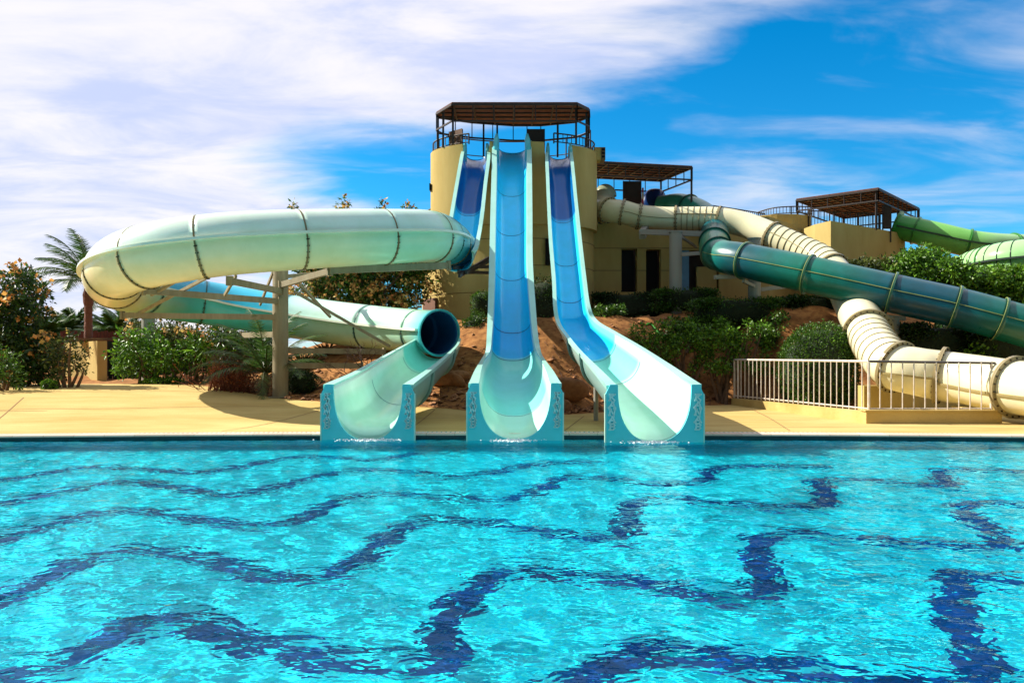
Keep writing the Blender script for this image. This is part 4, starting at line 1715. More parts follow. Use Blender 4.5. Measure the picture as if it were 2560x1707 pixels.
railing('curved dark railing on top of the turret', [(9.6, 31.2), (9.9, 30.3), (10.6, 30.0), (11.3, 30.2), (11.5, 30.9)], 6.72, 0.30, gap=0.12)
railing('dark railing on the square block below the upper right canopy', [(11.2, 30.2), (12.8, 30.6), (14.3, 31.2)], 6.15, 0.75, gap=0.13)
railing('short raised dark rail beside the narrow black board', [(13.0, 30.0), (13.5, 30.0), (13.9, 30.2)], 6.15, 0.62, gap=0.13)

# red and white pole added in place of an unidentified red item
rt_ = thing('stand_in_pole', P(1607, 512, 29.0), 'thin red and white pole standing in for a red item beside the black board under the middle canopy', 'pole')
q = MB()
q.rod([P(1607, 514, 29.0), P(1607, 470, 29.0)], 0.035, 8)
q.build('shaft', mat('red_paint', (0.35, 0.015, 0.03), 0.5), rt_)
q = MB()
q.rod([P(1607, 498, 29.0), P(1607, 482, 29.0)], 0.042, 8)
q.build('white_band', M_RAILW, rt_)

# ------------------------------------------------------------------ white railing on its kerb
A0 = P(1836, 988, 21.9)
A1 = P(2172, 1032, 16.0)
A2 = P(2478, 1030, 16.05)
KZ = 0.335
ax, ay = A0.x, A0.y
bx, by = A1.x, A1.y
cx2, cy2 = A2.x + 0.12, A2.y
root = thing('kerb_wall', (bx, by, 0.09), 'low yellow concrete kerb carrying the white railing', 'kerb')
q = MB()


def wallseg(q, a, b, za0, za1, zb0, zb1, th):
    a, b = Vector(a), Vector(b)
    d = (b - a).normalized()
    n = Vector((-d.y, d.x))
    vs = []
    for (p, lo, hi) in ((a, za0, za1), (b, zb0, zb1)):
        for s in (-1, 1):
            for z in (lo, hi):
                w = p + n * s * th / 2
                vs.append((w.x, w.y, z))
    q.add(vs, [(0, 1, 3, 2), (4, 6, 7, 5), (0, 4, 5, 1), (2, 3, 7, 6), (1, 5, 7, 3), (0, 2, 6, 4)])


wallseg(q, (ax, ay), (bx, by), 0.0, KZ - 0.06, 0.0, KZ, 0.18)
q.build('side_kerb', M_DECK, root)
q = MB()
q.box((bx - 0.10, by - 0.11, 0.0), (cx2, by + 0.10, KZ + 0.004))
q.build('front_kerb', M_DECK, root)
q = MB()
q.box((bx - 0.13, by - 0.14, KZ + 0.006), (cx2 + 0.05, by + 0.12, KZ + 0.03))
q.build('cap', M_DECK, root)

root = thing('metal_railing', (bx, by, KZ), 'white metal railing with vertical bars on the yellow kerb', 'railing')
q = MB()
q.rod([(ax, ay, 1.33), (bx, by, 1.33)], 0.026, 8)
q.build('top_rail', M_RAILW, root)
q = MB()
q.rod([(bx, by, 1.33), (A2.x + 0.08, cy2, 1.295)], 0.026, 8)
q.build('top_rail', mat('dark_grey_rail', (0.10, 0.085, 0.085), 0.4, var=0.3, vscale=8), root)  # front top rail in dark grey, side one white
q = MB()
q.rod([(ax, ay, KZ + 0.01), (bx, by, KZ + 0.05)], 0.018, 6)
q.build('bottom_rail', M_RAILW, root)
q = MB()
q.rod([(bx, by, KZ + 0.05), (A2.x, cy2, KZ + 0.05)], 0.018, 6)
q.build('bottom_rail', M_RAILW, root)
for (x, y) in ((ax, ay), (ax + 0.02, ay - 0.28), (bx, by), (A2.x, cy2)):
    q = MB()
    q.rod([(x, y, KZ - 0.05), (x, y, 1.33)], 0.028, 8)
    q.build('post', M_RAILW, root)
base_b = None
nb_ = 26
for k in range(1, nb_):
    t = k / nb_
    x, y = ax + (bx - ax) * t, ay - 0.28 + (by - ay + 0.28) * t
    if base_b is None:
        q = MB()
        q.rod([(x, y, KZ - 0.02), (x, y, 1.31)], 0.0135, 6)
        base_b = q.build('baluster', M_RAILW, root)
        b0x, b0y = x, y
        bl0 = base_b.location.copy()
    else:
        c = base_b.copy()
        COL.objects.link(c)
        c.location = bl0 + Vector((x - b0x, y - b0y, 0))
nb_ = 11
for k in range(1, nb_):
    x = bx + (A2.x - bx) * k / nb_
    c = base_b.copy()
    COL.objects.link(c)
    c.location = bl0 + Vector((x - b0x, by - b0y, 0))

# concrete plinth under the cream tube
root = thing('concrete_plinth', (8.7, 18.6, 0.1), 'brown concrete plinth under the cream tube slide behind the railing', 'plinth')
q = MB()
q.box((8.45, 19.2, 0.0), (13.5, 19.55, 0.72))
q.build('block', M_STUC, root)
q = MB()
for x in (9.6, 11.0):
    q.box((x - 0.12, 16.85, 0.09), (x + 0.12, 17.25, 0.36))
q.build('saddle', M_STUC, root)

# ------------------------------------------------------------------ plants
def leaves(name, pts, size, cols, mat_, parent, aspect=0.45, rnd=0.55, nrm=None, droop=0.0, kind=None):
    """Many small folded leaves at the given points as one mesh."""
    pts = np.asarray(pts)
    n = len(pts)
    d = rng.normal(size=(n, 3))
    if nrm is not None:
        d = d * 0.75 + nrm * 0.9
    d[:, 2] -= droop
    d /= np.linalg.norm(d, axis=1)[:, None]
    s = np.cross(d, rng.normal(size=(n, 3)))
    s /= np.linalg.norm(s, axis=1)[:, None] + 1e-9
    up = np.cross(d, s)
    L_ = size * rng.uniform(1 - rnd, 1 + rnd, n)[:, None]
    Wd_ = L_ * aspect
    p0 = pts
    p1 = pts + d * L_ * 0.5 + s * Wd_ * 0.5 + up * L_ * 0.06
    p2 = pts + d * L_ - up * L_ * 0.08
    p3 = pts + d * L_ * 0.5 - s * Wd_ * 0.5 + up * L_ * 0.06
    V = np.stack([p0, p1, p2, p3], 1).reshape(-1, 3)
    c = (V.min(0) + V.max(0)) / 2
    me = bpy.data.meshes.new(name)
    me.vertices.add(len(V))
    me.vertices.foreach_set('co', (V - c).astype(np.float32).ravel())
    idx = np.arange(n) * 4
    tri = np.stack([idx, idx + 1, idx + 2, idx, idx + 2, idx + 3], 1).ravel()
    me.loops.add(len(tri))
    me.loops.foreach_set('vertex_index', tri.astype(np.int32))
    me.polygons.add(2 * n)
    me.polygons.foreach_set('loop_start', np.arange(0, 6 * n, 3, dtype=np.int32))
    me.polygons.foreach_set('loop_total', np.full(2 * n, 3, dtype=np.int32))
    me.update(calc_edges=True)
    A_ = np.asarray(cols)
    w = rng.random(n)
    k = (w * (len(A_) - 1)).astype(int)
    f = (w * (len(A_) - 1) - k)[:, None]
    cc_ = A_[k] * (1 - f) + A_[np.minimum(k + 1, len(A_) - 1)] * f
    cc_ = cc_ * rng.uniform(0.5, 1.5, (n, 1))
    c4 = np.ones((n, 4, 4), dtype=np.float32)
    c4[:, :, :3] = cc_[:, None, :]
    at_ = me.color_attributes.new('col', 'FLOAT_COLOR', 'POINT')
    at_.data.foreach_set('color', c4.ravel())
    me.materials.append(mat_)
    o_ = bpy.data.objects.new(name, me)
    COL.objects.link(o_)
    w_ = Vector(c)
    if parent is not None:
        o_.parent = parent
        o_.location = w_ - WLOC[parent]
    else:
        o_.location = w_
    WLOC[o_] = w_
    if kind:
        o_['kind'] = kind
    return o_


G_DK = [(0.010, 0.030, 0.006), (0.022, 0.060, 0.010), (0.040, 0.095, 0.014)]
G_MD = [(0.018, 0.055, 0.006), (0.05, 0.13, 0.012), (0.11, 0.22, 0.018)]
G_LT = [(0.03, 0.09, 0.006), (0.09, 0.22, 0.014), (0.20, 0.38, 0.03)]
G_OL = [(0.03, 0.05, 0.012), (0.07, 0.10, 0.02), (0.13, 0.15, 0.03)]
PEACH = [(0.55, 0.20, 0.05), (0.70, 0.34, 0.08), (0.72, 0.48, 0.14)]


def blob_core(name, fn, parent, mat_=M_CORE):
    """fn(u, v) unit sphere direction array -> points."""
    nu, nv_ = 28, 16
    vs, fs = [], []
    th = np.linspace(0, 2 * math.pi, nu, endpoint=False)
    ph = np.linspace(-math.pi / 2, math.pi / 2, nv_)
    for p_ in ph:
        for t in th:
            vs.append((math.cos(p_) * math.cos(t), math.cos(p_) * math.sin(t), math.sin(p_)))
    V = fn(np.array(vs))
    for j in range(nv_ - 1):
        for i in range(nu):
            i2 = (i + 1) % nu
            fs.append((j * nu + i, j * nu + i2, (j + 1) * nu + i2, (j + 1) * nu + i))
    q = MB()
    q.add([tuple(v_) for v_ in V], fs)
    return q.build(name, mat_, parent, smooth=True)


def shape_fn(c, h, pw, wob=0.06, seed=0):
    """Superellipsoid centre c, half sizes h; pw 1 = ellipsoid, smaller = boxier."""
    r_ = np.random.default_rng(seed + 100)
    fr = r_.uniform(1.5, 5, (6, 3))
    ph = r_.uniform(0, 6, 6)

    def f(d, k=1.0):
        d = np.asarray(d)
        p_ = np.sign(d) * np.abs(d) ** pw
        w = 1 + wob * sum(np.sin(d @ fr[i] + ph[i]) for i in range(6)) * 0.5
        return np.array(c) + p_ * np.array(h) * w[:, None] * k
    return f


def sphere_dirs(n, low=-1.0):
    d = rng.normal(size=(n * 2, 3))
    d /= np.linalg.norm(d, axis=1)[:, None]
    d = d[d[:, 2] > low]
    return d[:n]


def surf_dirs(n, h, pw):
    """Directions giving roughly even cover of a box-like shape."""
    d = rng.normal(size=(n * 4, 3))
    d /= np.linalg.norm(d, axis=1)[:, None]
    if pw >= 0.95:
        return d[:n]
    w = np.max(np.abs(d), axis=1) ** 2.5
    keep = rng.random(len(d)) > (w - 0.25) * 0.8
    return d[keep][:n]


def clipped(name, lab, cat, c, h, pw, n, size, cols, group=None, wob=0.06, seed=0, trunk=None, core=0.86, scatter=0.06, aspect=0.5):
    rt_ = thing(name, (c[0], c[1], c[2] - h[2]), lab, cat, group)
    f = shape_fn(c, h, pw, wob, seed)
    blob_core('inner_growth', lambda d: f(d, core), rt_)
    d = surf_dirs(n, h, pw)
    k = 1 + rng.normal(0, scatter, len(d)) - scatter * 0.7
    pts = np.array(c) + (f(d) - np.array(c)) * k[:, None]
    leaves('foliage', pts, size, cols, M_LEAF, rt_, aspect=aspect, nrm=d)
    if trunk:
        for (x, y, r_) in trunk:
            q = MB()
            zb_ = gz(x, y)
            q.rod([(x, y, zb_ - 0.1), (x + 0.03, y, (zb_ + c[2]) / 2), (x, y, c[2])], [r_, r_ * 0.8, r_ * 0.7], 7)
            q.build('trunk', M_BARK, rt_)
    return rt_


def clumpy(name, lab, cat, base, clumps, n_per, size, cols, group=None, flowers=0, fcols=PEACH, fsize=0.09, stems=5, aspect=0.42, droop=0.15, fup=0.3, fill=1.0):
    """A loose shrub or tree: clumps = list of (x, y, z, r)."""
    rt_ = thing(name, base, lab, cat, group)
    allp, alln = [], []
    fl = []
    for (x, y, z, r_) in clumps:
        m = int(n_per * (r_ / 0.5) ** 2)
        d = sphere_dirs(m)
        rad = r_ * (rng.random(len(d)) ** (0.38 * fill)) * (1 + 0.25 * np.sin(d @ rng.uniform(2, 5, 3) + rng.uniform(0, 6)))
        p_ = np.array([x, y, z]) + d * rad[:, None] * np.array([1, 1, 0.9])
        allp.append(p_)
        alln.append(d)
        if flowers:
            kf = max(1, int(flowers * (r_ / 0.5) ** 2 * rng.uniform(0.3, 1.6)))
            df = sphere_dirs(kf * 3, -0.5)
            df = df[df[:, 2] > fup - rng.random(len(df)) * 1.0][:kf]
            for q_ in df:
                cpt = np.array([x, y, z]) + q_ * r_ * 1.06
                fl.append(cpt + rng.normal(0, fsize * 0.55, (rng.integers(5, 12), 3)))
    pts = np.concatenate(allp)
    nr = np.concatenate(alln)
    ok = pts[:, 2] > ground(pts[:, 0], pts[:, 1]) + 0.03
    leaves('foliage', pts[ok], size, cols, M_LEAF, rt_, aspect=aspect, nrm=nr[ok], droop=droop)
    if fl:
        leaves('blossoms', np.concatenate(fl), fsize, fcols, M_FLOW, rt_, aspect=0.85, kind='stuff')
    q = MB()
    bz = base[2]
    order = sorted(clumps, key=lambda c_: rng.random())[:stems]
    for (x, y, z, r_) in order:
        bx_, by_ = base[0] + rng.normal(0, 0.1), base[1] + rng.normal(0, 0.1)
        mid_ = ((bx_ + x) / 2 + rng.normal(0, 0.08), (by_ + y) / 2, bz + (z - bz) * 0.55)
        q.rod([(bx_, by_, bz - 0.1), mid_, (x, y, z)], [0.05, 0.035, 0.012], 6)
    q.build('stems', M_BARK, rt_)
    return rt_


def clump_field(x0, x1, y0, y1, ztop, zbot, nc, r0, r1, shape=None):
    out_ = []
    for k in range(nc):
        x = rng.uniform(x0, x1)
        y = rng.uniform(y0, y1)
        zt = ztop(x) if callable(ztop) else ztop
        zb_ = zbot(x) if callable(zbot) else zbot
        r_ = rng.uniform(r0, r1)
        if k % 3 == 0:
            z = zt - r_ * rng.uniform(0.8, 1.1)
        else:
            z = rng.uniform(zb_, max(zb_ + 0.01, zt - r_))
        out_.append((x, y, z, r_))
    return out_


def frond(L_, lift, az, droop, nleaf=46, lw=0.035, ll=0.42, col=None):
    """One pinnate palm frond in local coordinates; returns MB."""
    q = MB()
    pts = []
    m = 12
    h = Vector((math.cos(az), math.sin(az), 0))
    ang = lift
    p = Vector((0, 0, 0))
    for k in range(m + 1):
        pts.append(p.copy())
        st = L_ / m
        p = p + (h * math.cos(ang) + Vector((0, 0, 1)) * math.sin(ang)) * st
        ang -= droop / m * (0.5 + 1.2 * k / m)
    q.rod(pts, [0.022 * (1 - 0.85 * k / m) for k in range(m + 1)], 4, col=(0.10, 0.11, 0.03), caps=False)
    side = Vector((-math.sin(az), math.cos(az), 0))
    for k in range(nleaf):
        f = 0.16 + 0.84 * k / nleaf
        i = min(int(f * m), m - 1)
        w = f * m - i
        c = pts[i] * (1 - w) + pts[i + 1] * w
        t = (pts[i + 1] - pts[i]).normalized()
        up = side.cross(t)
        for sg in (-1, 1):
            l_ = ll * (math.sin(math.pi * min(1, 0.18 + 0.8 * f)) ** 0.6) * rng.uniform(0.8, 1.15)
            d = (side * sg * 0.75 + t * 0.75 + up * rng.uniform(0.05, 0.45)).normalized()
            e = c + d * l_ + Vector((0, 0, -l_ * 0.12))
            wv = t * lw * 0.5
            g_ = random.choice(col or G_OL)
            q.add([c - wv, c + wv, (c + e) / 2 + wv * 0.8, e, (c + e) / 2 - wv * 0.8], [(0, 1, 2, 3, 4)], g_)
    return q


def palm(lab, x, y, zb_, h, r0, L_, nf, col, group=None, skew=None, tilt=0.0, lw=0.035, ll=0.42, single=False, cat='palm tree', name='palm_tree', lmin=-0.5):
    rt_ = thing(name, (x, y, zb_), lab, cat, group)
    if h > 0.15:
        q = MB()
        ks = 26
        pts, rs = [], []
        for k in range(ks + 1):
            f = k / ks
            pts.append((x + tilt * f * f, y, zb_ - 0.2 + (h + 0.2) * f))
            bulge = 1 + 0.5 * math.exp(-((f - 0.86) / 0.07) ** 2)
            rs.append(r0 * (1.05 - 0.25 * f) * bulge * (1.0 + 0.10 * (k % 2)))
        q.rod(pts, rs, 14)
        q.build('trunk', M_PALMB, rt_)
    topp = Vector((x + tilt, y, zb_ + h))
    allq = MB()
    for k in range(nf):
        az = 2 * math.pi * k * 0.381966 + rng.uniform(-0.2, 0.2)
        f = k / nf
        lift = R(78) - f * R(78 - math.degrees(lmin)) if False else R(82) * (1 - f) + lmin * f
        fr = frond(L_ * rng.uniform(0.85, 1.1), lift, az, R(55) + f * R(20), col=col, lw=lw, ll=ll)
        if skew:
            pass
        if single:
            allq.add([Vector(v_) + topp for v_ in fr.v], fr.f)
            allq.c[-len(fr.c):] = fr.c
        else:
            q = MB()
            q.v = [tuple(Vector(v_) + topp) for v_ in fr.v]
            q.f, q.c = fr.f, fr.c
            q.build('frond', M_LEAF, rt_, cols=True)
    if single:
        allq.build('crown', M_LEAF, rt_, cols=True)
    return rt_


PG = [(0.022, 0.065, 0.012), (0.04, 0.10, 0.018), (0.06, 0.135, 0.022), (0.09, 0.17, 0.03)]
# main palm
px_ = XZ(221, 28)
palm('tall date palm with a ringed trunk rising behind the left wall', px_, 28, 0.55, P(0, 706, 28).z - 0.55, 0.14, 2.15, 28, PG, tilt=0.0, ll=0.5, lmin=0.05)
for k, (px, py, D, s) in enumerate(((150, 838, 42, 1.5), (182, 826, 46, 1.8), (285, 838, 40, 1.6), (318, 828, 44, 2.0), (118, 842, 40, 1.3), (248, 850, 50, 1.5))):
    x = XZ(px, D)
    palm('small far palm crown low on the left horizon behind the garden wall', x, D, 0.3, max(0.3, P(0, py, D).z - 0.3), 0.16, s, 22, PG, group='far palms on the horizon', single=True, lw=0.07, ll=0.55, lmin=-0.2)
# young palm behind the column
x, y = XZ(664, 20.9), 20.9
palm('young feathery palm growing behind the tan column, over the lower spiral tube', x, y, gz(x, y), 0.55, 0.08, 2.0, 24, PG, ll=0.36, lw=0.022, cat='young palm', lmin=0.1)

# flowering tree far left
cl = []
for (px, py, r_) in ((50, 700, .42), (20, 740, .5), (75, 690, .33), (95, 735, .35), (60, 770, .5), (15, 800, .5), (100, 790, .3), (45, 830, .55), (85, 850, .45), (10, 880, .55), (50, 900, .55), (100, 905, .45), (-20, 760, .5), (-30, 850, .6), (125, 880, .4), (70, 940, .45), (20, 945, .5), (120, 935, .35), (150, 905, .3)):
    for dd in (0, 0.6):
        w = P(px + rng.normal(0, 6), py, 22 + dd)
        cl.append((w.x, w.y, w.z, r_ * rng.uniform(0.75, 1.0)))
x = XZ(45, 22.3)
clumpy('flowering_tree', 'tall bushy tree with orange blossoms at the left edge', 'flowering tree', (x, 22.3, gz(x, 22.3)), cl, 430, 0.13, G_DK + [(0.06, 0.10, 0.015)], flowers=6, fsize=0.12, stems=9, fup=0.0)
cl = []
for (px, py, r_) in ((165, 860, .3), (190, 850, .25), (150, 900, .3), (180, 905, .3), (200, 880, .25), (160, 935, .25), (140, 870, .25), (205, 920, .18)):
    w = P(px, py, 21.5)
    cl.append((w.x, w.y + rng.normal(0, .15), w.z, r_))
x = XZ(165, 21.5)
clumpy('flowering_bush', 'lighter green bush with small yellow blossoms in front of the yellow wall', 'bush', (x, 21.5, gz(x, 21.5)), cl, 380, 0.10, G_OL, flowers=4, fsize=0.06, fcols=[(0.5, 0.42, 0.08), (0.6, 0.4, 0.12)], stems=6)
# bush at left rim
cl = [(P(px, py, 20.5).x, 20.5 + rng.normal(0, .2), P(px, py, 20.5).z, r_) for px, py, r_ in ((5, 900, .4), (25, 925, .35), (-10, 940, .4), (35, 955, .22))]
clumpy('leafy_bush', 'dense dark green bush cut off by the left edge, below the orange blossoms', 'bush', (XZ(5, 20.5), 20.5, gz(XZ(5, 20.5), 20.5)), cl, 520, 0.09, G_MD, stems=3)
# green bush in front of the gate
cl = []
for (px, py, r_) in ((330, 855, .5), (365, 850, .5), (300, 890, .45), (340, 895, .6), (385, 880, .6), (420, 890, .5), (360, 920, .45), (400, 925, .4), (315, 925, .3), (440, 920, .35), (450, 870, .3)):
    w = P(px, py, 23.5)
    cl.append((w.x, w.y + rng.normal(0, .3), w.z, r_ * 0.9))
x = XZ(370, 23.5)
clumpy('leafy_bush', 'big rounded bright green bush left of centre, beside the dark gate', 'bush', (x, 23.5, gz(x, 23.5)), cl, 520, 0.11, G_LT, stems=5)
cl = [(P(px, py, 25.2).x, 25.2 + rng.normal(0, .3), P(px, py, 25.2).z, r_) for px, py, r_ in ((330, 835, .4), (360, 825, .45), (395, 835, .45), (430, 830, .5), (465, 845, .5), (420, 860, .5), (490, 830, .4), (510, 860, .5), (540, 845, .5))]
clumpy('flowering_bush', 'wide bush crowned with yellow-orange blossoms below the spiral tube', 'bush', (XZ(430, 25.2), 25.2, gz(XZ(430, 25.2), 25.2)), cl, 420, 0.12, G_OL, flowers=9, fsize=0.085, fcols=PEACH + [(0.6, 0.5, 0.2)], stems=6)
# plants with long leaves
for (px, py, D, lab, k_) in ((495, 905, 23.6, 'long-leaved green shrub left of the red-leaved bush', 0), (560, 870, 25, 'dark long-leaved shrub under the spiral tube', 1)):
    cl = [(P(px + dx, py + dy, D).x, D + rng.normal(0, .2), P(px + dx, py + dy, D).z, r_) for dx, dy, r_ in ((0, -30, .35), (-25, -5, .3), (30, -25, .35), (10, 10, .3), (35, 5, .3), (-10, -50, .25))]
    x = XZ(px, D)
    clumpy('long_leaved_shrub', lab, 'shrub', (x, D, gz(x, D)), cl, 210, 0.24, [G_LT, G_MD][k_], stems=6, aspect=0.20, droop=0.1)
cl = clump_field(XZ(590, 25.5), XZ(700, 25.5), 25.2, 26.2, lambda x: gz(x, 25.5) + 1.1, lambda x: gz(x, 25.5) + .2, 10, 0.25, 0.45)
clumpy('leafy_bush', 'dark bush behind the young palm and the tan column', 'bush', (XZ(645, 25.5), 25.5, gz(XZ(645, 25.5), 25.5)), cl, 330, 0.13, G_DK, stems=4)

# red-leaved bush
x0_, y0_ = XZ(575, 21.2), 21.2
rt_ = thing('red_leaved_bush', (x0_, y0_, gz(x0_, y0_)), 'twiggy bush with reddish-brown leaves on the sandy bank left of the column', 'bush')
q = MB()
tips = []
zb_ = gz(x0_, y0_)
for k in range(150):
    bx_, by_ = x0_ + rng.normal(0, 0.30), y0_ + rng.normal(0, 0.18)
    a = rng.normal(0, 0.42)
    h_ = rng.uniform(0.5, 1.12)
    e = (bx_ + math.sin(a) * h_ * 0.9 + rng.normal(0, .05), by_ + rng.normal(0, 0.22), gz(bx_, by_) + h_ * math.cos(a) * 0.98)
    m_ = ((bx_ + e[0]) / 2 + rng.normal(0, 0.05), (by_ + e[1]) / 2, (gz(bx_, by_) + e[2]) / 2)
    q.rod([(bx_, by_, gz(bx_, by_) - 0.03), m_, e], [0.011, 0.008, 0.004], 4, caps=False)
    for f in np.linspace(0.25, 1, 11):
        b_ = np.array([bx_, by_, zb_]) * (1 - f) + np.array(e) * f
        tips.append(b_ + rng.normal(0, 0.05, 3))
q.build('twigs', mat('red_twigs', (0.20, 0.055, 0.03), 0.8), rt_)
tips = np.array(tips)
hi = tips[:, 2] > zb_ + 0.78
leaves('foliage', tips[~hi], 0.055, [(0.26, 0.06, 0.02), (0.36, 0.10, 0.03), (0.30, 0.13, 0.05)], M_LEAF, rt_, aspect=0.55)
leaves('green_foliage', np.repeat(tips[hi], 4, 0) + rng.normal(0, 0.05, (hi.sum() * 4, 3)), 0.06, [(0.12, 0.10, 0.03), (0.09, 0.11, 0.03)], M_LEAF, rt_, aspect=0.6, kind='stuff')

# bougainvillea-like tree behind the spiral
cl = []
for k in range(135):
    px, py = rng.uniform(735, 1062), rng.uniform(560, 775)
    if px > 1020 and py < 640:
        continue
    w = P(px, py, 25.6 + rng.uniform(-0.5, 0.9))
    cl.append((w.x, w.y, w.z, rng.uniform(0.3, 0.5)))
for (px, py, r_) in ((733, 512, .10), (733, 522, .10), (857, 498, .11), (852, 512, .13), (868, 506, .10), (957, 508, .10), (957, 518, .10), (1015, 518, .12), (1032, 518, .11)):
    w = P(px, py, 25.6)
    cl.append((w.x, w.y, w.z, r_))
for (px, py) in ((733, 540), (857, 530), (957, 535), (1020, 535)):
    w = P(px, py, 25.6)
    cl.append((w.x, w.y, w.z, 0.2))
x = XZ(880, 25.6)
clumpy('flowering_tree', 'wide dark tree full of peach blossoms behind the spiral slide', 'flowering tree', (x, 25.6, gz(x, 25.6)), cl, 330, 0.13, G_MD, flowers=24, fsize=0.09, fup=-0.3, stems=14,
       fcols=[(0.62, 0.22, 0.07), (0.70, 0.38, 0.10), (0.66, 0.50, 0.16), (0.62, 0.40, 0.12)])

# yuccas and grasses near the column
def spiky(lab, px, py, D, n, L_, col, lw=0.03, cat='yucca', name='yucca'):
    x = XZ(px, D)
    zb_ = gz(x, D)
    rt_ = thing(name, (x, D, zb_), lab, cat)
    q = MB()
    for k in range(n):
        az, el = rng.uniform(0, 6.28), rng.uniform(0.15, 1.4)
        d = Vector((math.cos(az) * math.cos(el), math.sin(az) * math.cos(el), math.sin(el)))
        s = Vector((-math.sin(az), math.cos(az), 0)) * lw / 2
        l_ = L_ * rng.uniform(0.6, 1.1)
        b_ = Vector((x + rng.normal(0, .05), D + rng.normal(0, .05), zb_))
        m_, e = b_ + d * l_ * 0.55, b_ + d * l_ + Vector((0, 0, -l_ * 0.16))
        q.add([b_ - s, b_ + s, m_ + s, e, m_ - s], [(0, 1, 2, 3, 4)], tuple(np.array(random.choice(col)) * rng.uniform(0.8, 1.2)))
    q.build('blades', M_LEAF, rt_, cols=True)


spiky('spiky yucca on the bank just right of the tan column', 760, 890, 23.0, 90, 0.75, G_OL)
spiky('pale spiky yucca below the lower spiral tube, nearest the tan column', 742, 920, 21.6, 80, 0.55, [(0.16, 0.15, 0.05), (0.10, 0.12, 0.03)])
spiky('dry brown spiky plant below the lower spiral tube, right of the two yuccas', 815, 880, 23.4, 60, 0.6, [(0.16, 0.10, 0.04), (0.10, 0.07, 0.03)])
clipped('low_bush', 'low black-green bush at the foot of the tan column, right side', 'bush', (XZ(757, 20.6), 20.6, gz(XZ(757, 20.6), 20.6) + 0.27), (0.36, 0.3, 0.30), 0.8, 1500, 0.05, G_DK, seed=3)

# bare branches
rt_ = thing('bare_bush', (XZ(925, 20.0), 20.0, gz(XZ(925, 20), 20)), 'leafless bush with dark forked branches in front of the aqua tube', 'bare bush')
q = MB()


def branch(p, d, L_, r_, depth):
    e = p + d * L_
    m_ = p + d * L_ * 0.5 + Vector(rng.normal(0, L_ * 0.07, 3))
    q.rod([p, m_, e], [r_, r_ * 0.85, r_ * 0.65], 5, caps=False)
    if depth:
        for k in range(2 if rng.random() < 0.6 else 3):
            nd = (d + Vector(rng.normal(0, 0.55, 3)) * Vector((1, 0.6, 1)).length / 1.5).normalized()
            nd.z = abs(nd.z) * 0.9 + 0.05
            branch(e, nd.normalized(), L_ * rng.uniform(0.6, 0.9), r_ * 0.62, depth - 1)


zb_ = gz(XZ(925, 20), 20)
for (dx, dd) in ((-0.05, (-0.75, 0, .6)), (0, (-0.4, 0.1, .9)), (0.03, (0.1, 0, 1)), (0.05, (0.5, 0.1, .85)), (0.08, (0.8, -0.1, .6)), (0, (-0.1, -.2, 1))):
    branch(Vector((XZ(925, 20) + dx, 20.0, zb_ - 0.05)), Vector(dd).normalized(), 0.42, 0.024, 4)
q.build('branches', M_TWIG, rt_)

# topiary by the middle slide
w = P(1188, 835, 22.6)
clipped('topiary_bush', 'dark rounded bush left of the middle slide, above the dirt', 'bush', (w.x - 0.0, w.y, w.z - 0.05), (0.40, 0.4, 0.60), 0.9, 3800, 0.05, G_MD, seed=9, wob=0.09)
w = P(1205, 765, 23.6)
clipped('topiary_bush', 'dark clipped bush top showing just left of the middle slide, above the rounded one', 'bush', (w.x, w.y, w.z), (0.32, 0.4, 0.42), 0.7, 2400, 0.05, G_MD, seed=10)
w = P(1352, 770, 24.4)  # bush added to darken the gap where shade falls
clipped('topiary_bush', 'dark bush added to darken the shadowed gap between the middle and right slides', 'bush', (w.x, w.y, w.z - 0.15), (0.62, 0.6, 0.95), 0.8, 5000, 0.06, G_DK, seed=11)

# clipped hedges in front of the building
w = P(1562, 765, 26.6)
clipped('hedge', 'long low box hedge right against the building under the dark windows', 'hedge', (w.x, w.y, w.z), (1.08, 0.45, 0.42), 0.35, 8000, 0.06, G_DK, seed=1, wob=0.03, trunk=[(w.x - .6, w.y, .03), (w.x + .5, w.y, .03)])
w = P(1712, 752, 25.6)
clipped('hedge', 'flat-topped hedge with rounded shoulder below the blue door panel', 'hedge', (w.x, w.y, w.z), (1.02, 0.55, 0.36), 0.45, 8000, 0.06, G_MD, seed=2, wob=0.05, trunk=[(w.x - .55, w.y, .05), (w.x + .3, w.y, .04)])
w = P(1838, 775, 24.0)
clipped('hedge', 'thick sunlit hedge block below the teal tube slide, beside the capped column', 'hedge', (w.x, w.y, w.z - 0.08), (1.36, 0.6, 0.42), 0.45, 11000, 0.06, G_MD, seed=4, wob=0.05, trunk=[(w.x - .7, w.y, .05), (w.x + .7, w.y, .05)])
w = P(2047, 922, 20.7)
clipped('ball_topiary', 'large round ball topiary behind the white railing', 'topiary', (w.x, w.y, w.z + 0.0), (0.96, 0.80, 1.13), 0.86, 17000, 0.055, G_MD, seed=5, wob=0.035, scatter=0.035)
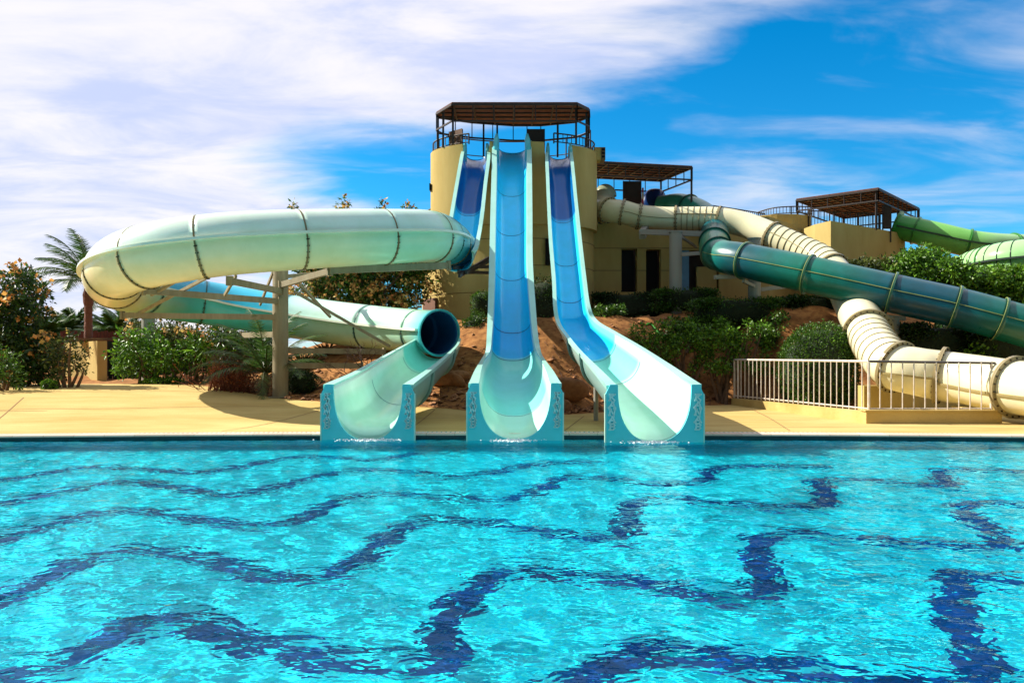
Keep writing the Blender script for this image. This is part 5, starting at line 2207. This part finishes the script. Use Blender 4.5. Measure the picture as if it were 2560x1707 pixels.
# loose low hedge in front
for (px, py, D, nc, lab) in ((1640, 870, 22.6, 12, 'loose leafy shrub at the right end wall of the right slide'), (1720, 865, 22.4, 13, 'loose leafy shrub in the middle of the planted row'), (1800, 862, 22.2, 13, 'loose leafy shrub below the sunlit hedge block'), (1872, 868, 22.0, 11, 'loose leafy shrub next to the ball topiary')):
    cl = []
    for k in range(nc + 16):
        w = P(px + rng.uniform(-50, 50), py + rng.uniform(-60, 62), D + rng.uniform(-.35, .35))
        if w.z < gz(w.x, w.y) + 0.1:
            continue
        cl.append((w.x, w.y, w.z, rng.uniform(0.14, 0.26)))
    x = XZ(px, D)
    clumpy('leafy_shrub', lab, 'shrub', (x, D, gz(x, D)), cl, 520, 0.08, G_LT, group='row of loose shrubs', stems=7, aspect=0.6)
for (px, py, D, lab) in ((1520, 835, 24.0, 'low dark shrub just right of the right slide bend'), (1700, 812, 23.6, 'dark shrub filling the gap between flat-topped hedge and loose row'), (1925, 842, 22.8, 'dark shrub tucked between the hedge block and the ball topiary')):
    cl = []
    for k in range(16):
        w = P(px + rng.uniform(-34, 34), py + rng.uniform(-18, 26), D + rng.uniform(-.3, .3))
        cl.append((w.x, w.y, max(w.z, gz(w.x, w.y) + 0.12), rng.uniform(0.16, 0.28)))
    x = XZ(px, D)
    clumpy('leafy_shrub', lab, 'shrub', (x, D, gz(x, D)), cl, 480, 0.08, G_MD, stems=6, aspect=0.6)
cl = [(P(1585 + dx, 860 + dy, 21.8).x, 21.8, P(1585 + dx, 860 + dy, 21.8).z, .14) for dx, dy in ((0, -18), (5, 0), (-8, 10), (8, 22))]
clumpy('leafy_shrub', 'small separate shrub seedling beside the right slide wall', 'shrub', (XZ(1587, 21.8), 21.8, gz(XZ(1587, 21.8), 21.8)), cl, 330, 0.075, G_MD, stems=4, aspect=0.6)

# high hedge at the right: separate big shrubs
tops = [(2075, 662), (2110, 655), (2150, 648), (2200, 645), (2235, 640), (2275, 622), (2320, 612), (2350, 618), (2375, 650), (2410, 665), (2450, 672), (2500, 668), (2560, 664), (2640, 660), (2760, 660)]
for (pa, pb, D, lab, cols_) in ((2065, 2225, 25.4, 'dark climbing hedge mass just below the square ochre block', G_OL), (2215, 2390, 25.0, 'bright leafy hedge crest rising below the light green slide', G_LT), (2370, 2500, 24.4, 'leafy green hedge mass under the ribbed green tube', G_LT), (2480, 2660, 24.0, 'leafy green hedge mass at the right edge of the picture', G_LT)):
    cl = []
    xa, xb = XZ(pa, D), XZ(pb, D)
    for k in range(110):
        px = rng.uniform(pa, pb)
        DD = D + rng.uniform(-0.9, 0.9)
        yt = np.interp(px, [a for a, b in tops], [b for a, b in tops])
        r_ = rng.uniform(0.28, 0.42)
        zt = P(px, yt, D).z
        if k % 3 == 0:
            z = zt - r_ * 1.0
        else:
            z = rng.uniform(gz(XZ(px, DD), DD) + 0.2, zt - r_)
        cl.append((XZ(px, DD), DD, z, r_))
    x = (xa + xb) / 2
    rt_ = clumpy('tall_hedge', lab, 'hedge', (x, D, gz(x, D)), cl, 250, 0.12, cols_, group='tall hedge along the right side', stems=12, aspect=0.5)
    f = shape_fn((x, D + 0.5, (gz(x, D) + 3.3) / 2), ((xb - xa) / 2 * 0.98, 0.8, max(0.5, (3.9 - gz(x, D)) / 2)), 0.35, 0.04, int(pa))
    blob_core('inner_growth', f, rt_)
# dark understorey hedge below the teal tube
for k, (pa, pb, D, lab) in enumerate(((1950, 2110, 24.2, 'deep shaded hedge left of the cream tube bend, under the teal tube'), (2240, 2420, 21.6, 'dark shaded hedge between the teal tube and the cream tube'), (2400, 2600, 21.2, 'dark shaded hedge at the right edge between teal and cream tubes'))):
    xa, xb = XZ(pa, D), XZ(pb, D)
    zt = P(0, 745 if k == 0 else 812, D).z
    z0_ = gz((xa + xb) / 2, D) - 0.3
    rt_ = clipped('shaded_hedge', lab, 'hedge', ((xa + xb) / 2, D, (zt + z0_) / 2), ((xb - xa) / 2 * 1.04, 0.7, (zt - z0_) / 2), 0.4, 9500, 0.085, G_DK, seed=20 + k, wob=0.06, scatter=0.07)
cl = [(P(px, py, 20.6).x, 20.6, P(px, py, 20.6).z, .2) for px, py in ((2415, 885), (2435, 878), (2455, 885), (2475, 880), (2440, 895))]
clumpy('leafy_shrub', 'small bright yellow-green shrub behind the cream tube at right', 'shrub', (XZ(2445, 20.6), 20.6, gz(XZ(2445, 20.6), 20.6)), cl, 330, 0.09, G_LT, stems=4, aspect=0.6)
# far greenery mass behind the left wall
pts = []
for k in range(9000):
    px = rng.uniform(-60, 640)
    D = rng.uniform(46, 54)
    top = 845 - 14 * math.sin(px / 31.0) - 9 * math.sin(px / 13.0 + 1)
    pts.append(P(px, rng.uniform(top, 890), D))
pts = np.array([tuple(p_) for p_ in pts])
leaves('far_greenery', pts, 0.5, G_DK, M_LEAF, None, aspect=0.5, kind='stuff')['label'] = 'belt of dark far greenery on the left horizon'

# ground cover: green tufts
for (px, py, D, lab) in ((124, 951, 21.0, 'small bright green clump by the deck edge at far left'), (405, 948, 23.3, 'low bright green clump at the foot of the sandy bank')):
    x = XZ(px, D)
    if D > 23:
        clipped('grass_clump', lab, 'grass clump', (x, D, gz(x, D) + 0.04), (0.55, 0.3, 0.12), 0.9, 1500, 0.07, G_LT, seed=31)
    else:
        clipped('grass_clump', lab, 'grass clump', (x, D, gz(x, D) + 0.08), (0.17, 0.15, 0.15), 0.8, 900, 0.05, G_LT, seed=32)
rt_ = thing('green_hose', (XZ(1640, 23.6), 23.6, gz(XZ(1640, 23.6), 23.6)), 'bright green garden hose lying on the bank below the hedges', 'hose')
q = MB()
hp = []
for k in range(40):
    f = k / 39
    x = XZ(1615, 23.6) + f * 0.75
    y = 23.5 + 0.12 * math.sin(f * 9)
    hp.append((x, y, gz(x, y) + 0.03))
q.rod(hp, 0.028, 8)
q.build('hose', mat('green_hose', (0.05, 0.35, 0.03), 0.5), rt_)

# garden wall, gate, far fence
D = 27.0
zb_ = gz(XZ(200, D), D)
root = thing('garden_wall', (XZ(195, D), D, zb_), 'yellow rendered wall end behind the bushes at left', 'wall')
q = MB()
q.prism([(XZ(120, D) - 0.3, D + 1.6), (XZ(187, D), D + 0.75), (XZ(243, D - 0.5), D - 0.5), (XZ(243, D - 0.5) + 0.25, D - 0.35), (XZ(187, D) + 0.3, D + 1.1), (XZ(120, D), D + 1.9)], zb_ - 0.2, P(0, 852, D - 0.5).z)
q.build('wall', M_STUC, root)
q = MB()
q.box((XZ(150, D), D + 0.55, P(0, 849, D).z), (XZ(290, D), D + 1.3, P(0, 844, D).z))
q.build('coping', mat('dark_coping', (0.14, 0.085, 0.05), 0.8), root)
root = thing('wooden_gate', (XZ(300, D), D + 0.3, zb_), 'dark green slatted gate beside the yellow wall', 'gate')
q = MB()
for k in range(26):
    x = XZ(246, D) + k * 0.17
    q.box((x, D + 0.3, zb_), (x + 0.14, D + 0.34, P(0, 852, D).z))
q.build('slats', mat('gate_green', (0.012, 0.025, 0.010), 0.8), root)
root = thing('brown_fence', (XZ(260, 33), 30.5, zb_), 'low reddish-brown fence band behind the garden wall', 'fence')
q = MB()
for k in range(40):
    x = XZ(150, 30.5) + k * 0.13
    q.box((x, 30.5, zb_), (x + 0.115, 30.54, P(0, 828, 30.5).z + 0.03 * math.sin(k * 2.1)))
q.build('fence_boards', mat('maroon_wood', (0.13, 0.035, 0.025), 0.8, var=0.5, vscale=5), root)

# rubble on the bank
q = MB()
for k in range(1500):
    x = rng.uniform(-8.5, 7.5)
    y = float(lerp_t(YB, x)) + abs(rng.normal(0, 2.0)) + 0.12
    s_ = 0.02 + 0.09 * rng.random() ** 3
    z = gz(x, y) + s_ * 0.15
    vs = [Vector((x, y, z)) + Vector(v_) * s_ * rng.uniform(0.7, 1.3) for v_ in ((1.2, .2, 0), (-1.1, -.1, 0), (.1, 1, 0), (-.2, -1, 0), (0, .1, .8), (0, 0, -.6), (.6, -.6, .3), (-.6, .5, .35))]
    q.add(vs, [(0, 2, 4), (2, 7, 4), (7, 1, 4), (1, 3, 4), (3, 6, 4), (6, 0, 4), (2, 0, 5), (1, 2, 5), (3, 1, 5), (0, 3, 5)])
tag(q.build('rubble', M_ROCK), 'loose red stones strewn over the sandy bank', None, kind='stuff')
# stones and debris on the bank
stone_c = 0
for (px, py, D, s, lab) in ((1408, 940, 19.6, .40, 'large red rock between the middle and right slides'), (1395, 960, 18.9, .22, 'smaller red stone just below the large rock'), (1120, 940, 19.5, .28, 'reddish stone heap beside the left outrun')):
    x = XZ(px, D)
    zb_ = gz(x, D)
    rt_ = thing('rock', (x, D, zb_), lab, 'rock')
    f = shape_fn((x, D, zb_ + s * 0.35), (s * 1.5, s * 0.9, s * 0.75), 0.75, 0.16, int(px))
    blob_core('stone', f, rt_, M_ROCK)
q = MB()
for k in range(900):
    x = rng.uniform(-8, 7.5)
    y = float(lerp_t(YB, x)) + abs(rng.normal(0, 1.6)) + 0.1
    a = rng.uniform(0, 3.14)
    l_ = rng.uniform(0.05, 0.32)
    z = gz(x, y) + 0.012
    x2, y2 = x + math.cos(a) * l_, y + math.sin(a) * l_
    q.rod([(x, y, z), ((x + x2) / 2, (y + y2) / 2, gz((x + x2) / 2, (y + y2) / 2) + 0.03), (x2, y2, gz(x2, y2) + 0.01)], 0.006, 4, caps=False)
tag(q.build('fallen_twigs', M_TWIG), 'scattered dry twigs on the sandy bank', None, kind='stuff')

# churned water where each slide pours into the pool
for (L_, R_, D, lab) in ((846, 1005, 13.62, 'white foam at the mouth of the left outrun'), (1225, 1345, 13.56, 'white foam at the mouth of the middle slide'), (1560, 1700, 13.26, 'white foam at the mouth of the right slide')):
    q = MB()
    for k in range(420):
        f = rng.normal(0.5, 0.2)
        px = L_ + (R_ - L_) * f
        y = D - abs(rng.normal(0, 0.10)) + 0.06
        s_ = rng.uniform(0.004, 0.017)
        c_ = Vector((XZ(px, D), y, abs(rng.normal(0, 0.012)) + 0.004))
        vs = [c_ + Vector(v_) * s_ for v_ in ((1.4, 0, 0), (-1.4, 0, 0), (0, 1.2, 0), (0, -1.2, 0), (0, 0, 0.9), (0, 0, -0.9))]
        q.add(vs, [(0, 2, 4), (2, 1, 4), (1, 3, 4), (3, 0, 4), (2, 0, 5), (1, 2, 5), (3, 1, 5), (0, 3, 5)])
    tag(q.build('foam', FOAM if 'FOAM' in globals() else mat('white_foam', (0.85, 0.9, 0.9), 0.6)), lab, None, kind='stuff')
